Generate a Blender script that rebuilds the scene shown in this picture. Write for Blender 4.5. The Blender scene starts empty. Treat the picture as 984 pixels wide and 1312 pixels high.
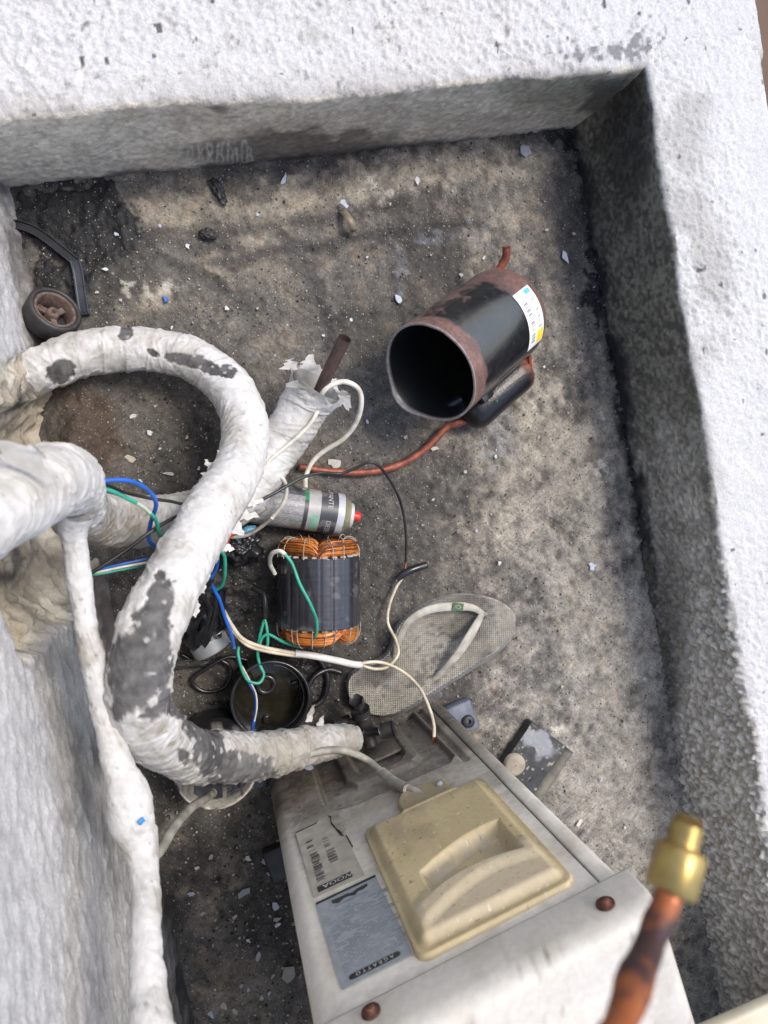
import bpy, math, random
import numpy as np
from mathutils import Vector, Matrix, Quaternion

# ------------------------------------------------------------------ camera, world, sun, exposure
SC = bpy.context.scene
COL = SC.collection
random.seed(7)
RNG = np.random.default_rng(7)

FPX, CAMH, NX, NY = 900.0, 1.07, 273.0, 619.0      # focal length (px of a 984 px wide frame), height, nadir
_d = np.array([NX - 492, -(NY - 656), -FPX]); _d /= np.linalg.norm(_d)
_v = np.cross(_d, [0, 0, -1.0]); _c = -_d[2]
_K = np.array([[0, -_v[2], _v[1]], [_v[2], 0, -_v[0]], [-_v[1], _v[0], 0]])
RC = np.eye(3) + _K + _K @ _K / (1 + _c)
EYE = np.array([0, 0, CAMH])

cam_d = bpy.data.cameras.new('camera'); cam = bpy.data.objects.new('camera', cam_d); COL.objects.link(cam)
cam_d.sensor_fit = 'AUTO'; cam_d.sensor_width = 36; cam_d.lens = FPX / 1312 * 36
cam_d.clip_start = 0.02; cam_d.clip_end = 500
m4 = Matrix([list(RC[i]) + [EYE[i]] for i in range(3)] + [[0, 0, 0, 1]])
cam.matrix_world = m4
cam_d.dof.use_dof = True; cam_d.dof.focus_distance = 0.98; cam_d.dof.aperture_fstop = 6.5
SC.camera = cam

SUN_EL, SUN_AZ = 60.0, 52.0        # azimuth clockwise from +Y
world = bpy.data.worlds.new('World'); SC.world = world; world.use_nodes = True
wn = world.node_tree.nodes; wl = world.node_tree.links
sky = wn.new('ShaderNodeTexSky'); sky.sky_type = 'NISHITA'; sky.sun_disc = False
sky.sun_elevation = math.radians(SUN_EL); sky.sun_rotation = math.radians(SUN_AZ)
sky.air_density = 1.0; sky.dust_density = 3.0; sky.ozone_density = 1.0
bgn = wn['Background']; bgn.inputs['Strength'].default_value = 0.15
wl.new(sky.outputs['Color'], bgn.inputs['Color'])
sl = bpy.data.lights.new('sun', 'SUN'); sl.energy = 1.15; sl.angle = math.radians(16); sl.color = (1.0, 0.95, 0.88)
sun = bpy.data.objects.new('sun', sl); COL.objects.link(sun)
sd = Vector((math.sin(math.radians(SUN_AZ)) * math.cos(math.radians(SUN_EL)), math.cos(math.radians(SUN_AZ)) * math.cos(math.radians(SUN_EL)), math.sin(math.radians(SUN_EL))))
sun.rotation_euler = (-sd).to_track_quat('-Z', 'Y').to_euler()
SC.view_settings.view_transform = 'Standard'; SC.view_settings.look = 'None'
SC.view_settings.gamma = 1; SC.view_settings.use_curve_mapping = False
SC.view_settings.exposure = 0.90
SC.cycles.use_denoising = True
SC.cycles.max_bounces = 6

# ------------------------------------------------------------------ helpers
def P(x, y, z=0.0):
    """point of the place at height z that the photograph shows at x, y"""
    r = RC @ np.array([x - 492, -(y - 656), -FPX]); s = (z - CAMH) / r[2]
    return EYE + s * r
def PD(x, y, dep):
    return EYE + RC @ (np.array([(x - 492) / FPX, -(y - 656) / FPX, -1.0]) * dep)
def proj(V):
    q = (np.asarray(V) - EYE) @ RC
    return 492 + FPX * q[..., 0] / -q[..., 2], 656 - FPX * q[..., 1] / -q[..., 2]

def _h(ix, iy, iz, seed):
    n = (ix * 374761393 + iy * 668265263 + iz * 1274126177 + seed * 974634221) & 0xffffffff
    n = ((n ^ (n >> 13)) * 1274126177) & 0xffffffff
    n = ((n ^ (n >> 16)) * 2246822519) & 0xffffffff
    return ((n ^ (n >> 15)) & 0xffffff) / float(0xffffff)
def vn(p, seed=0):
    p = np.asarray(p, float); i = np.floor(p).astype(np.int64); f = p - i
    f = f * f * f * (f * (f * 6 - 15) + 10); x, y, z = i[..., 0], i[..., 1], i[..., 2]
    r = 0
    for a in (0, 1):
        wa = f[..., 0] if a else 1 - f[..., 0]
        for b in (0, 1):
            wb = f[..., 1] if b else 1 - f[..., 1]
            for c in (0, 1):
                wc = f[..., 2] if c else 1 - f[..., 2]
                r = r + wa * wb * wc * _h(x + a, y + b, z + c, seed)
    return r * 2 - 1
def fbm(p, oc=4, seed=0, gain=0.5):
    p = np.asarray(p, float); r = 0; a = 1; t = 0
    for k in range(oc):
        r = r + a * vn(p * 2 ** k + k * 17.3, seed + k); t += a; a *= gain
    return r / t * 1.6
def sst(a, b, x):
    t = np.clip((x - a) / (b - a), 0, 1); return t * t * (3 - 2 * t)
def mixc(a, b, t):
    t = np.asarray(t)[..., None]; return np.asarray(a) * (1 - t) + np.asarray(b) * t
def polysdf(x, y, poly):
    """signed distance (negative inside) to a polygon"""
    poly = np.asarray(poly, float); d = np.full(np.shape(x), 1e9); ins = np.zeros(np.shape(x), bool)
    n = len(poly)
    for k in range(n):
        a, b = poly[k], poly[(k + 1) % n]; e = b - a
        wx, wy = x - a[0], y - a[1]
        t = np.clip((wx * e[0] + wy * e[1]) / (e @ e + 1e-12), 0, 1)
        d = np.minimum(d, (wx - t * e[0]) ** 2 + (wy - t * e[1]) ** 2)
        c = ((a[1] > y) != (b[1] > y)) & (x < (b[0] - a[0]) * (y - a[1]) / (b[1] - a[1] + 1e-12) + a[0])
        ins ^= c
    d = np.sqrt(d); return np.where(ins, -d, d)
def polyline_d(x, y, pts):
    d = np.full(np.shape(x), 1e9)
    for k in range(len(pts) - 1):
        a, b = np.array(pts[k], float), np.array(pts[k + 1], float); e = b - a
        wx, wy = x - a[0], y - a[1]; t = np.clip((wx * e[0] + wy * e[1]) / (e @ e + 1e-12), 0, 1)
        d = np.minimum(d, np.hypot(wx - t * e[0], wy - t * e[1]))
    return d
def smooth_path(pts, n):
    pts = np.asarray(pts, float); k = len(pts)
    q = np.vstack([2 * pts[0] - pts[1], pts, 2 * pts[-1] - pts[-2]])
    out = []
    for u in np.linspace(0, k - 1 - 1e-9, n * 4):
        i = int(u); t = u - i; a, b, c, d = q[i], q[i + 1], q[i + 2], q[i + 3]
        out.append(.5 * (2 * b + (c - a) * t + (2 * a - 5 * b + 4 * c - d) * t * t + (3 * b - a - 3 * c + d) * t ** 3))
    out = np.array(out); s = np.r_[0, np.cumsum(np.linalg.norm(np.diff(out[:, :3], axis=0), axis=1))]
    tt = np.linspace(0, s[-1], n)
    return np.stack([np.interp(tt, s, out[:, j]) for j in range(out.shape[1])], 1), tt

def mkmesh(name, V, Fc, smooth=True, cols=None):
    V = np.asarray(V, float); me = bpy.data.meshes.new(name)
    if isinstance(Fc, np.ndarray):
        nf, k = Fc.shape; me.vertices.add(len(V)); me.vertices.foreach_set('co', V.ravel().astype(np.float32))
        me.loops.add(nf * k); me.loops.foreach_set('vertex_index', Fc.ravel().astype(np.int32))
        me.polygons.add(nf); me.polygons.foreach_set('loop_start', (np.arange(nf) * k).astype(np.int32))
        me.update(calc_edges=True); me.validate()
    else:
        me.from_pydata([tuple(v) for v in V], [], [tuple(int(i) for i in f) for f in Fc]); me.update()
    if smooth: me.polygons.foreach_set('use_smooth', np.ones(len(me.polygons), bool))
    if cols is not None:
        cols = np.asarray(cols, float)
        if cols.shape[1] == 3: cols = np.c_[cols, np.full(len(cols), .7)]
        at = me.color_attributes.new('Col', 'FLOAT_COLOR', 'POINT'); at.data.foreach_set('color', cols.ravel().astype(np.float32))
    return me
def link(name, me, mat, parent=None):
    o = bpy.data.objects.new(name, me); COL.objects.link(o)
    if mat is not None and not me.materials: me.materials.append(mat)
    if parent is not None: o.parent = parent
    return o
def obj(name, V, Fc, mat, parent=None, smooth=True, cols=None):
    return link(name, mkmesh(name, V, Fc, smooth, cols), mat, parent)
def tag(o, label, cat, group=None, kind=None):
    if label: o['label'] = label
    if cat: o['category'] = cat
    if group: o['group'] = group
    if kind: o['kind'] = kind
    return o
def thing(name, label, cat, loc=(0, 0, 0), rot=None, group=None):
    o = bpy.data.objects.new(name, None); COL.objects.link(o); o.empty_display_size = .02
    o.location = Vector(loc)
    if rot is not None: o.rotation_mode = 'QUATERNION'; o.rotation_quaternion = rot
    return tag(o, label, cat, group)
def gridfaces(nu, nv, closed=False):
    """faces of an nu x nv grid of vertices, v fastest; closed joins the v ends"""
    i, j = np.meshgrid(np.arange(nu - 1), np.arange(nv if closed else nv - 1), indexing='ij')
    j2 = (j + 1) % nv
    return np.stack([i * nv + j, (i + 1) * nv + j, (i + 1) * nv + j2, i * nv + j2], -1).reshape(-1, 4)
def frames(C):
    T = np.gradient(C, axis=0); T /= np.linalg.norm(T, axis=1)[:, None] + 1e-12
    up = np.array([0, 0, 1.0]); 
    if abs(T[0] @ up) > .9: up = np.array([1.0, 0, 0])
    n = np.cross(T[0], up); n /= np.linalg.norm(n); N = [n]
    for k in range(1, len(C)):
        n = N[-1] - T[k] * (N[-1] @ T[k]); n /= np.linalg.norm(n); N.append(n)
    N = np.array(N); return T, N, np.cross(T, N)
def tube_arrays(pts, r, nl, ns, disp=None, cap=True):
    """swept tube; pts rows x,y,z(,r); disp(theta, s, base) -> radial offset; returns V, faces, theta, s, normals"""
    pts = np.asarray(pts, float)
    C, S = smooth_path(pts, nl)
    rad = C[:, 3] if C.shape[1] > 3 else np.full(nl, r); C = C[:, :3]
    T, N, B = frames(C)
    th = np.linspace(0, 2 * np.pi, ns, endpoint=False)
    D = N[:, None] * np.cos(th)[None, :, None] + B[:, None] * np.sin(th)[None, :, None]
    TH, SS = np.meshgrid(th, S); RR = np.repeat(rad[:, None], ns, 1)
    base = C[:, None] + D * RR[..., None]
    if disp is not None: base = C[:, None] + D * (RR + disp(TH, SS, base))[..., None]
    V = base.reshape(-1, 3); Fc = gridfaces(nl, ns, True)[:, ::-1]
    return V, Fc, TH.ravel(), SS.ravel(), D.reshape(-1, 3), C, T
def tube(name, pts, r, mat, parent=None, nl=24, ns=10, cap=True, cols=None, disp=None):
    V, Fc, th, s, D, C, T = tube_arrays(pts, r, nl, ns, disp)
    if cols is not None: cols = cols(V, th, s)
    if cap:
        k = len(V); V = np.vstack([V, C[0], C[-1]]); a = (nl - 1) * ns; j = np.arange(ns); j2 = (j + 1) % ns
        Fc = [tuple(f) for f in Fc] + [(k, p, q) for p, q in zip(j, j2)] + [(k + 1, a + q, a + p) for p, q in zip(j, j2)]
        if cols is not None: cols = np.vstack([cols, cols[0], cols[-1]])
    return obj(name, V, Fc, mat, parent, True, cols)
def lathe_arrays(prof, ns, axis_o=(0, 0, 0)):
    prof = np.asarray(prof, float); th = np.linspace(0, 2 * np.pi, ns, endpoint=False)
    V = np.stack([prof[:, None, 0] * np.cos(th), prof[:, None, 0] * np.sin(th), np.repeat(prof[:, None, 1], ns, 1)], -1)
    return V.reshape(-1, 3), gridfaces(len(prof), ns, True), np.tile(th, len(prof)), np.repeat(prof[:, 1], ns)
def rounded_box(w, d, h, b=.003, seg=2):
    """box centred in x, y with its foot at z 0, bevelled"""
    import bmesh
    bm = bmesh.new(); bmesh.ops.create_cube(bm, size=1)
    for v in bm.verts: v.co = Vector((v.co.x * w, v.co.y * d, (v.co.z + .5) * h))
    bmesh.ops.bevel(bm, geom=list(bm.edges), offset=b, segments=seg, affect='EDGES', profile=.5)
    V = np.array([v.co[:] for v in bm.verts]); Fc = [[v.index for v in f.verts] for f in bm.faces]; bm.free()
    return V, Fc
def prism(poly, z0, z1, bev=0.0):
    """prism over a polygon (x, y) with an optional chamfer round its top"""
    poly = np.asarray(poly, float); n = len(poly); c = poly.mean(0)
    rings = [(poly, z0), (poly, z1 - bev)]
    if bev: rings.append((c + (poly - c) * (1 - bev / (np.linalg.norm(poly - c, axis=1).mean())), z1))
    V = np.vstack([np.c_[p, np.full(n, z)] for p, z in rings]); Fc = []
    for k in range(len(rings) - 1):
        for j in range(n): Fc.append((k * n + j, k * n + (j + 1) % n, (k + 1) * n + (j + 1) % n, (k + 1) * n + j))
    Fc.append(tuple(range(n - 1, -1, -1))); Fc.append(tuple((len(rings) - 1) * n + j for j in range(n)))
    return V, Fc
def quat_axes(x, y, z):
    return Matrix((x, y, z)).transposed().to_quaternion()
def xf(V, M): return np.asarray(V) @ np.asarray(M)[:3, :3].T + np.asarray(M)[:3, 3]

# ------------------------------------------------------------------ materials
def mat(name, c1, c2=None, rough=.6, metal=0.0, scale=30, lo=.4, hi=.6, bump=0.0, bscale=150, rough2=None, detail=6, spec=.5, coat=0, dist=.0, dust=None):
    m = bpy.data.materials.new(name); m.use_nodes = True; N = m.node_tree.nodes; L = m.node_tree.links; b = N['Principled BSDF']
    b.inputs['Roughness'].default_value = rough; b.inputs['Metallic'].default_value = metal; b.inputs['Specular IOR Level'].default_value = spec
    b.inputs['Coat Weight'].default_value = coat
    tc = N.new('ShaderNodeTexCoord')
    if c1 == 'vcol':
        at = N.new('ShaderNodeAttribute'); at.attribute_name = 'Col'
        n1 = N.new('ShaderNodeTexNoise'); n1.inputs['Scale'].default_value = scale; n1.inputs['Detail'].default_value = detail
        L.new(tc.outputs['Object'], n1.inputs['Vector'])
        mr = N.new('ShaderNodeMapRange'); mr.inputs['From Min'].default_value = .3; mr.inputs['From Max'].default_value = .7
        mr.inputs['To Min'].default_value = lo; mr.inputs['To Max'].default_value = hi
        L.new(n1.outputs['Fac'], mr.inputs['Value'])
        mx = N.new('ShaderNodeVectorMath'); mx.operation = 'SCALE'
        L.new(at.outputs['Color'], mx.inputs[0]); L.new(mr.outputs['Result'], mx.inputs['Scale'])
        L.new(mx.outputs['Vector'], b.inputs['Base Color']); L.new(at.outputs['Alpha'], b.inputs['Roughness'])
    else:
        c2 = c2 or tuple(x * .75 for x in c1)
        n1 = N.new('ShaderNodeTexNoise'); n1.inputs['Scale'].default_value = scale; n1.inputs['Detail'].default_value = detail; n1.inputs['Distortion'].default_value = dist
        L.new(tc.outputs['Object'], n1.inputs['Vector'])
        cr = N.new('ShaderNodeValToRGB'); cr.color_ramp.elements[0].position = lo; cr.color_ramp.elements[1].position = hi
        cr.color_ramp.elements[0].color = (*c2, 1); cr.color_ramp.elements[1].color = (*c1, 1)
        L.new(n1.outputs['Fac'], cr.inputs['Fac']); L.new(cr.outputs['Color'], b.inputs['Base Color'])
        if rough2 is not None:
            mr = N.new('ShaderNodeMapRange'); mr.inputs['From Min'].default_value = lo; mr.inputs['From Max'].default_value = hi
            mr.inputs['To Min'].default_value = rough2; mr.inputs['To Max'].default_value = rough
            L.new(n1.outputs['Fac'], mr.inputs['Value']); L.new(mr.outputs['Result'], b.inputs['Roughness'])
    if bump:
        n2 = N.new('ShaderNodeTexNoise'); n2.inputs['Scale'].default_value = bscale; n2.inputs['Detail'].default_value = 5
        L.new(tc.outputs['Object'], n2.inputs['Vector'])
        bp = N.new('ShaderNodeBump'); bp.inputs['Strength'].default_value = bump; bp.inputs['Distance'].default_value = .002
        L.new(n2.outputs['Fac'], bp.inputs['Height']); L.new(bp.outputs['Normal'], b.inputs['Normal'])
    return m
M = {}
M['wall'] = mat('wall_paint', 'vcol', scale=300, lo=.86, hi=1.1, bump=.6, bscale=330)
M['rough_wall'] = mat('rough_render', 'vcol', scale=320, lo=.84, hi=1.12, bump=.6, bscale=230)
M['tape'] = mat('wrapping_tape', 'vcol', scale=120, lo=.86, hi=1.08, bump=.35, bscale=260)
M['painted'] = mat('weathered_paint', 'vcol', scale=160, lo=.92, hi=1.06, bump=.05, bscale=220)
M['fine'] = mat('printed_surface', 'vcol', scale=300, lo=.92, hi=1.05)
M['cast'] = mat('rusty_metal', 'vcol', scale=180, lo=.7, hi=1.25, bump=.3, bscale=260)
M['enamel'] = mat('black_enamel', 'vcol', scale=180, lo=.7, hi=1.25, bump=.08, bscale=160, spec=.8, coat=.35)
M['copper'] = mat('copper', (.55, .17, .09), (.20, .07, .04), .38, .75, 60, .35, .65, .1, 200)
M['dull_copper'] = mat('oxidised_copper', (.13, .085, .07), (.07, .05, .045), .45, .4, 70, .35, .65, .1, 200)
M['brass'] = mat('brass', (.52, .38, .13), (.30, .21, .07), .36, .75, 50, .35, .65)
M['black'] = mat('black_rubber', (.016, .016, .018), (.035, .034, .033), .5, 0, 60, .4, .7, .2, 200)
M['gloss_black'] = mat('glossy_black', (.010, .010, .012), (.022, .022, .024), .22, 0, 50, .4, .7, .15, 120)
M['wire_black'] = mat('black_insulation', (.012, .012, .013), (.03, .03, .03), .4)
M['wire_blue'] = mat('blue_insulation', (.012, .11, .50), (.02, .09, .33), .4, 0, 60)
M['wire_green'] = mat('green_insulation', (.03, .36, .25), (.03, .25, .16), .4, 0, 60)
M['wire_white'] = mat('white_insulation', (.68, .66, .58), (.50, .47, .39), .5, 0, 60)
M['wire_cream'] = mat('cream_insulation', (.62, .56, .43), (.42, .36, .26), .5, 0, 50)
M['wire_red'] = mat('red_plastic', (.55, .03, .03), (.40, .02, .02), .4)
M['wire_grey'] = mat('grey_sheath', (.34, .32, .28), (.17, .16, .13), .6, 0, 50, .35, .65, .3, 200)
M['steel'] = mat('dull_aluminium', (.50, .51, .52), (.36, .37, .38), .42, .6, 40, .35, .65, .05, 120)
M['rust'] = mat('rust', (.16, .055, .03), (.05, .022, .016), .8, 0, 120, .35, .65, .6, 200)
M['ink'] = mat('print_ink', (.022, .022, .024), (.04, .04, .04), .6)
M['ink_grey'] = mat('faded_print', (.17, .19, .21), (.26, .28, .30), .6)
M['print_white'] = mat('white_print', (.55, .55, .52), (.40, .40, .38), .6)
M['flake'] = mat('paint_flake', 'vcol', scale=150, lo=.85, hi=1.08)
M['oil'] = mat('pooled_oil', (.012, .011, .007), (.022, .020, .013), .09, 0, 40, .35, .65, .06, 60)
# ------------------------------------------------------------------ the setting: recess floor, parapets, wall, ground far below
ANG = math.radians(12.0)
CO = np.array([.591, .585]); UD = np.array([-math.cos(ANG), -math.sin(ANG)]); VD = np.array([math.sin(ANG), -math.cos(ANG)])
def uv2w(u, v, z): 
    return np.stack([CO[0] + UD[0] * u + VD[0] * v, CO[1] + UD[1] * u + VD[1] * v, z + 0 * u], -1)

def build_floor():
    nu, nv = 460, 900
    u, v = np.meshgrid(np.linspace(-.012, .955, nu), np.linspace(-.012, 1.95, nv), indexing='ij')
    W = uv2w(u, v, 0 * u); px, py = proj(W)
    q = np.stack([u, v, 0 * u], -1)
    big = fbm(q * 7, 4, 3); mid = fbm(q * 22, 4, 11); fine = fbm(q * 75, 3, 23); dirn = fbm(q * np.array([30, 9, 1]), 4, 31)
    wx, wy = px + 14 * mid + 8 * fine, py + 14 * vn(q * 25, 77) + 8 * fine
    def blob(x, y, rx, ry, rot=0):
        c, s = math.cos(rot), math.sin(rot); dx, dy = wx - x, wy - y
        return np.exp(-(((dx * c + dy * s) / rx) ** 2 + ((-dx * s + dy * c) / ry) ** 2))
    base = mixc((.076, .071, .064), (.130, .122, .110), sst(-.5, .5, big + .4 * dirn))
    # lighter, worn concrete
    Lm = 0
    for (x, y, rx, ry, r, a) in [(260, 275, 130, 30, -.1, .9), (430, 250, 120, 34, -.1, .9), (600, 215, 110, 34, -.1, 1.0), (560, 260, 80, 26, 0, .6), (330, 350, 60, 45, .3, .8),
            (200, 380, 60, 24, 0, .7), (640, 300, 55, 60, 0, .55), (690, 420, 40, 120, 0, .5), (700, 620, 130, 150, .1, .95), (760, 800, 130, 160, 0, 1.0), (780, 1010, 120, 150, 0, 1.05), (880, 1220, 70, 140, 0, .95),
            (620, 700, 70, 60, 0, .35), (600, 940, 40, 40, 0, .7), (660, 960, 60, 40, 0, .6), (290, 1150, 40, 100, 0, .55), (300, 1260, 60, 60, 0, .6), (250, 1120, 25, 40, 0, .5), (230, 1060, 25, 30, 0, .5), (230, 540, 60, 70, 0, .3), (350, 430, 40, 60, 0, .3)]:
        Lm = np.maximum(Lm, a * blob(x, y, rx, ry, r))
    Lp = sst(.02, .85, Lm * (1.0 + .50 * mid + .45 * fine) + .12 * dirn + .10 * vn(q * 140, 18))
    col = mixc(base, mixc(mixc((.195, .178, .148), (.300, .266, .212), sst(-.5, .6, mid)), mixc((.240, .220, .184), (.315, .288, .238), sst(-.5, .6, mid)), sst(560, 720, px)), Lp * .9)
    greyer = sst(500, 900, py) * sst(560, 700, px)
    col = mixc(col, col * np.array([.95, .98, 1.04]), greyer)
    # small warm flecks of bare render
    fl = sst(.42, .62, fbm(q * 45, 3, 55) * .9 + .15 * big)
    col = mixc(col, (.27, .215, .155), fl * .30 * (.35 + .65 * sst(0, .4, big + .2)))
    # dark smears and scuffs, with shade among and beside the objects painted in
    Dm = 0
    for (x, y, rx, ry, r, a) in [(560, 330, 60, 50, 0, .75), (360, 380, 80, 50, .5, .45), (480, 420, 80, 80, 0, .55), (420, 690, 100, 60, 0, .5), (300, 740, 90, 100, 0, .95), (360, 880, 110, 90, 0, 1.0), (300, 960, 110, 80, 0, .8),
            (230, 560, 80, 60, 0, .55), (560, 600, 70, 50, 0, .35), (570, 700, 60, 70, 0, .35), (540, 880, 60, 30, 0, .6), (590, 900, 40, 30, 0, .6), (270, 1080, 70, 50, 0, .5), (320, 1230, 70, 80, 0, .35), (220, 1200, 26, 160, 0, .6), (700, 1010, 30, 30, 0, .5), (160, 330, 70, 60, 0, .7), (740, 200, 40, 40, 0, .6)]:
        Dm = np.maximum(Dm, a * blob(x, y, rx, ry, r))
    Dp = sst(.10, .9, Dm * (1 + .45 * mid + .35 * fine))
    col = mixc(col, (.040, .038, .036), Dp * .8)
    oil = sst(.45, .95, (blob(350, 860, 95, 80) + .9 * blob(290, 740, 60, 70) + .9 * blob(300, 980, 90, 60) + .6 * blob(410, 860, 30, 40)) * (1 + .4 * mid + .25 * fine)); col = mixc(col, (.016, .0155, .015), oil * .85)  # oil stain, also painting in the deep shade between the objects
    strokes = [([(280, 340), (400, 318), (480, 300), (560, 285)], 9, .7), ([(360, 300), (395, 340), (415, 400), (430, 440)], 9, .6), ([(180, 310), (300, 320), (390, 345)], 10, .5), ([(200, 330), (260, 350), (330, 400)], 7, .45),
        ([(510, 330), (530, 305), (570, 288), (620, 290), (660, 310)], 7, .7), ([(500, 340), (505, 380), (515, 410)], 6, .6), ([(150, 300), (260, 300), (340, 292), (460, 268), (560, 245)], 7, .5),
        ([(640, 640), (700, 620), (760, 585), (790, 570)], 4, .6), ([(640, 720), (700, 700), (740, 660)], 5, .5), ([(660, 560), (670, 620), (665, 700)], 4, .5), ([(690, 530), (700, 570), (740, 600)], 4, .4),
        ([(640, 850), (690, 845), (740, 820), (760, 790)], 5, .55), ([(640, 890), (720, 880), (800, 870)], 4, .55), ([(740, 940), (760, 880), (780, 800)], 3, .5), ([(620, 860), (680, 780), (720, 760)], 4, .4), ([(720, 760), (760, 790), (775, 830)], 3, .5),
        ([(640, 680), (720, 660), (800, 610)], 3, .4), ([(700, 1000), (780, 960), (830, 940)], 3, .4), ([(740, 1080), (800, 1030), (860, 1010)], 3, .4), ([(660, 760), (710, 800), (730, 870)], 3, .35), ([(430, 410), (500, 402), (540, 395)], 7, .35),
        ([(700, 250), (725, 300), (730, 380)], 6, .55), ([(690, 210), (720, 240), (745, 290)], 5, .5), ([(600, 620), (650, 600), (680, 560)], 3, .35), ([(760, 470), (770, 560), (765, 640)], 4, .5), ([(720, 450), (735, 520), (730, 590)], 4, .4)]
    S = 0
    for pts, w, a in strokes:
        d = polyline_d(px + 5 * mid + 3 * fine, py + 5 * mid, pts); S = np.maximum(S, a * np.exp(-(d / (w * 1.0 + 1.5)) ** 2) * sst(-1.3, .1, fine + .4 * dirn + .3) * (1.6 - .95 * sst(590, 680, px)))
    LS = 0
    for k in range(60):      # finer random scuffs over the open floor
        x0, y0 = (random.uniform(520, 860), random.uniform(430, 1180)) if k % 4 else (random.uniform(180, 720), random.uniform(220, 480)); a0 = random.choice([random.uniform(-1.0, .1), random.uniform(-1.9, -1.2)]); l = random.uniform(30, 170); b0 = random.uniform(-.7, .7); lite = k % 3 == 0
        pts = [(x0 + l * t * math.cos(a0 + b0 * t), y0 + l * t * math.sin(a0 + b0 * t)) for t in (0, .33, .66, 1)]
        d = polyline_d(px + 2 * fine, py + 2 * fine, pts); e = random.uniform(.15, .45) * np.exp(-(d / random.uniform(2.2, 6)) ** 2) * sst(-.9, .3, fine)
        if lite: LS = np.maximum(LS, e)
        else: S = np.maximum(S, e)
    col = mixc(col, (.30, .275, .235), LS * .5); col = mixc(col, (.036, .035, .036), np.clip(S * .8, 0, .8))
    bl = 0
    for (x, y, rx, ry) in [(560, 310, 50, 12), (510, 360, 12, 40), (640, 560, 30, 60), (540, 890, 40, 14), (335, 455, 12, 10), (620, 300, 14, 22)]:
        bl = np.maximum(bl, blob(x, y, rx, ry))
    col = mixc(col, (.17, .18, .20), sst(.3, 1, bl * (1 + .8 * fine)) * .45)
    # brown mortar strip at the foot of the wall
    br = sst(.0, 1, blob(118, 560, 34, 90, -.25) * 1.3); col = mixc(col, (.085, .058, .042), br * .85)
    # chalky spatters
    ch = blob(190, 370, 34, 14) + blob(550, 255, 20, 10) * 0 + blob(770, 600, 6, 12) + blob(720, 935, 12, 8) + .5 * blob(500, 250, 60, 12) + .6 * blob(140, 262, 60, 14)
    col = mixc(col, (.42, .40, .35), sst(.35, .8, ch * (1 + 1.0 * fine)) * .7)
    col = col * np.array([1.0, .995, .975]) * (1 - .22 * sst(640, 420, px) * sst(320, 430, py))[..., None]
    # black tar: bead along the right-hand parapet and the pool in the far left corner
    tw = .016 + .012 * vn(q * 18, 5) + .012 * fine
    tarR = sst(0, .008, tw - np.abs(u - .012)) * (1 - sst(.62, .78, v + .05 * mid)) 
    tarC = sst(.42, .6, 1.05 * blob(715, 170, 30, 22) + .7 * blob(760, 330, 14, 60) + .5 * blob(765, 420, 12, 70) + .5 * fine * blob(740, 300, 60, 160))
    tarL = sst(.42, .62, 1.25 * blob(75, 272, 100, 38) + .8 * blob(95, 325, 50, 60) + .45 * blob(150, 300, 60, 40) + .25 * blob(70, 380, 40, 40) + .25 * fine)
    tar = np.clip(np.maximum(np.maximum(tarR, tarC), tarL), 0, 1)
    holes = sst(.42, .6, fbm(q * 38, 3, 91)); tar = tar * (1 - .8 * holes)
    col = mixc(col, (.007, .007, .009), tar)
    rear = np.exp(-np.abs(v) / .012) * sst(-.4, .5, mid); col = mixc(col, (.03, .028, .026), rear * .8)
    col = col * (1 + .22 * fine + .16 * vn(q * 190, 8) + .12 * vn(q * 95, 81))[..., None]
    rough = .88 - .30 * tar - .16 * Dp - .30 * oil
    z = .0022 * mid + .0011 * fine + .003 * big + .0012 * fbm(q * 150, 2, 61) + .0035 * tar + .004 * tarR * (1 + fine) + .0014 * Lp - .0012 * np.clip(S, 0, 1) + .0006 * LS
    z = z + .05 * np.exp(-((px - 105) / 34) ** 2 - ((py - 600) / 120) ** 2) * (1 + .3 * mid)
    z = z - z.max() * 0
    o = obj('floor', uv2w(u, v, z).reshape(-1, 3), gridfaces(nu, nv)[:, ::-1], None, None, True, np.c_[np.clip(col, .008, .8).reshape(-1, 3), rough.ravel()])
    o['kind'] = 'structure'
    # material: baked dirt colours and painted shade, pits, pale specks, grit
    m = bpy.data.materials.new('stained_concrete'); m.use_nodes = True; N = m.node_tree.nodes; L = m.node_tree.links; b = N['Principled BSDF']
    tc = N.new('ShaderNodeTexCoord'); at = N.new('ShaderNodeAttribute'); at.attribute_name = 'Col'
    def noise(sc, det=5):
        n = N.new('ShaderNodeTexNoise'); n.inputs['Scale'].default_value = sc; n.inputs['Detail'].default_value = det; L.new(tc.outputs['Object'], n.inputs['Vector']); return n
    def ramp(src, a, b_, lo=0, hi=1):
        r = N.new('ShaderNodeMapRange'); r.inputs['From Min'].default_value = a; r.inputs['From Max'].default_value = b_; r.inputs['To Min'].default_value = lo; r.inputs['To Max'].default_value = hi; L.new(src, r.inputs['Value']); return r.outputs['Result']
    def vor(sc):
        w = N.new('ShaderNodeTexVoronoi'); w.inputs['Scale'].default_value = sc; L.new(tc.outputs['Object'], w.inputs['Vector']); return w
    def mul(a, b_):
        k = N.new('ShaderNodeMath'); k.operation = 'MULTIPLY'; L.new(a, k.inputs[0]); L.new(b_, k.inputs[1]); return k.outputs[0]
    def mix(a, fac, colr):
        k = N.new('ShaderNodeMix'); k.data_type = 'RGBA'; L.new(fac, k.inputs[0]); L.new(a, k.inputs[6]); k.inputs[7].default_value = (*colr, 1); return k.outputs[2]
    n1 = noise(330, 6); sc = N.new('ShaderNodeVectorMath'); sc.operation = 'SCALE'; L.new(at.outputs['Color'], sc.inputs[0]); L.new(ramp(n1.outputs['Fac'], .3, .7, .72, 1.28), sc.inputs['Scale'])
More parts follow.
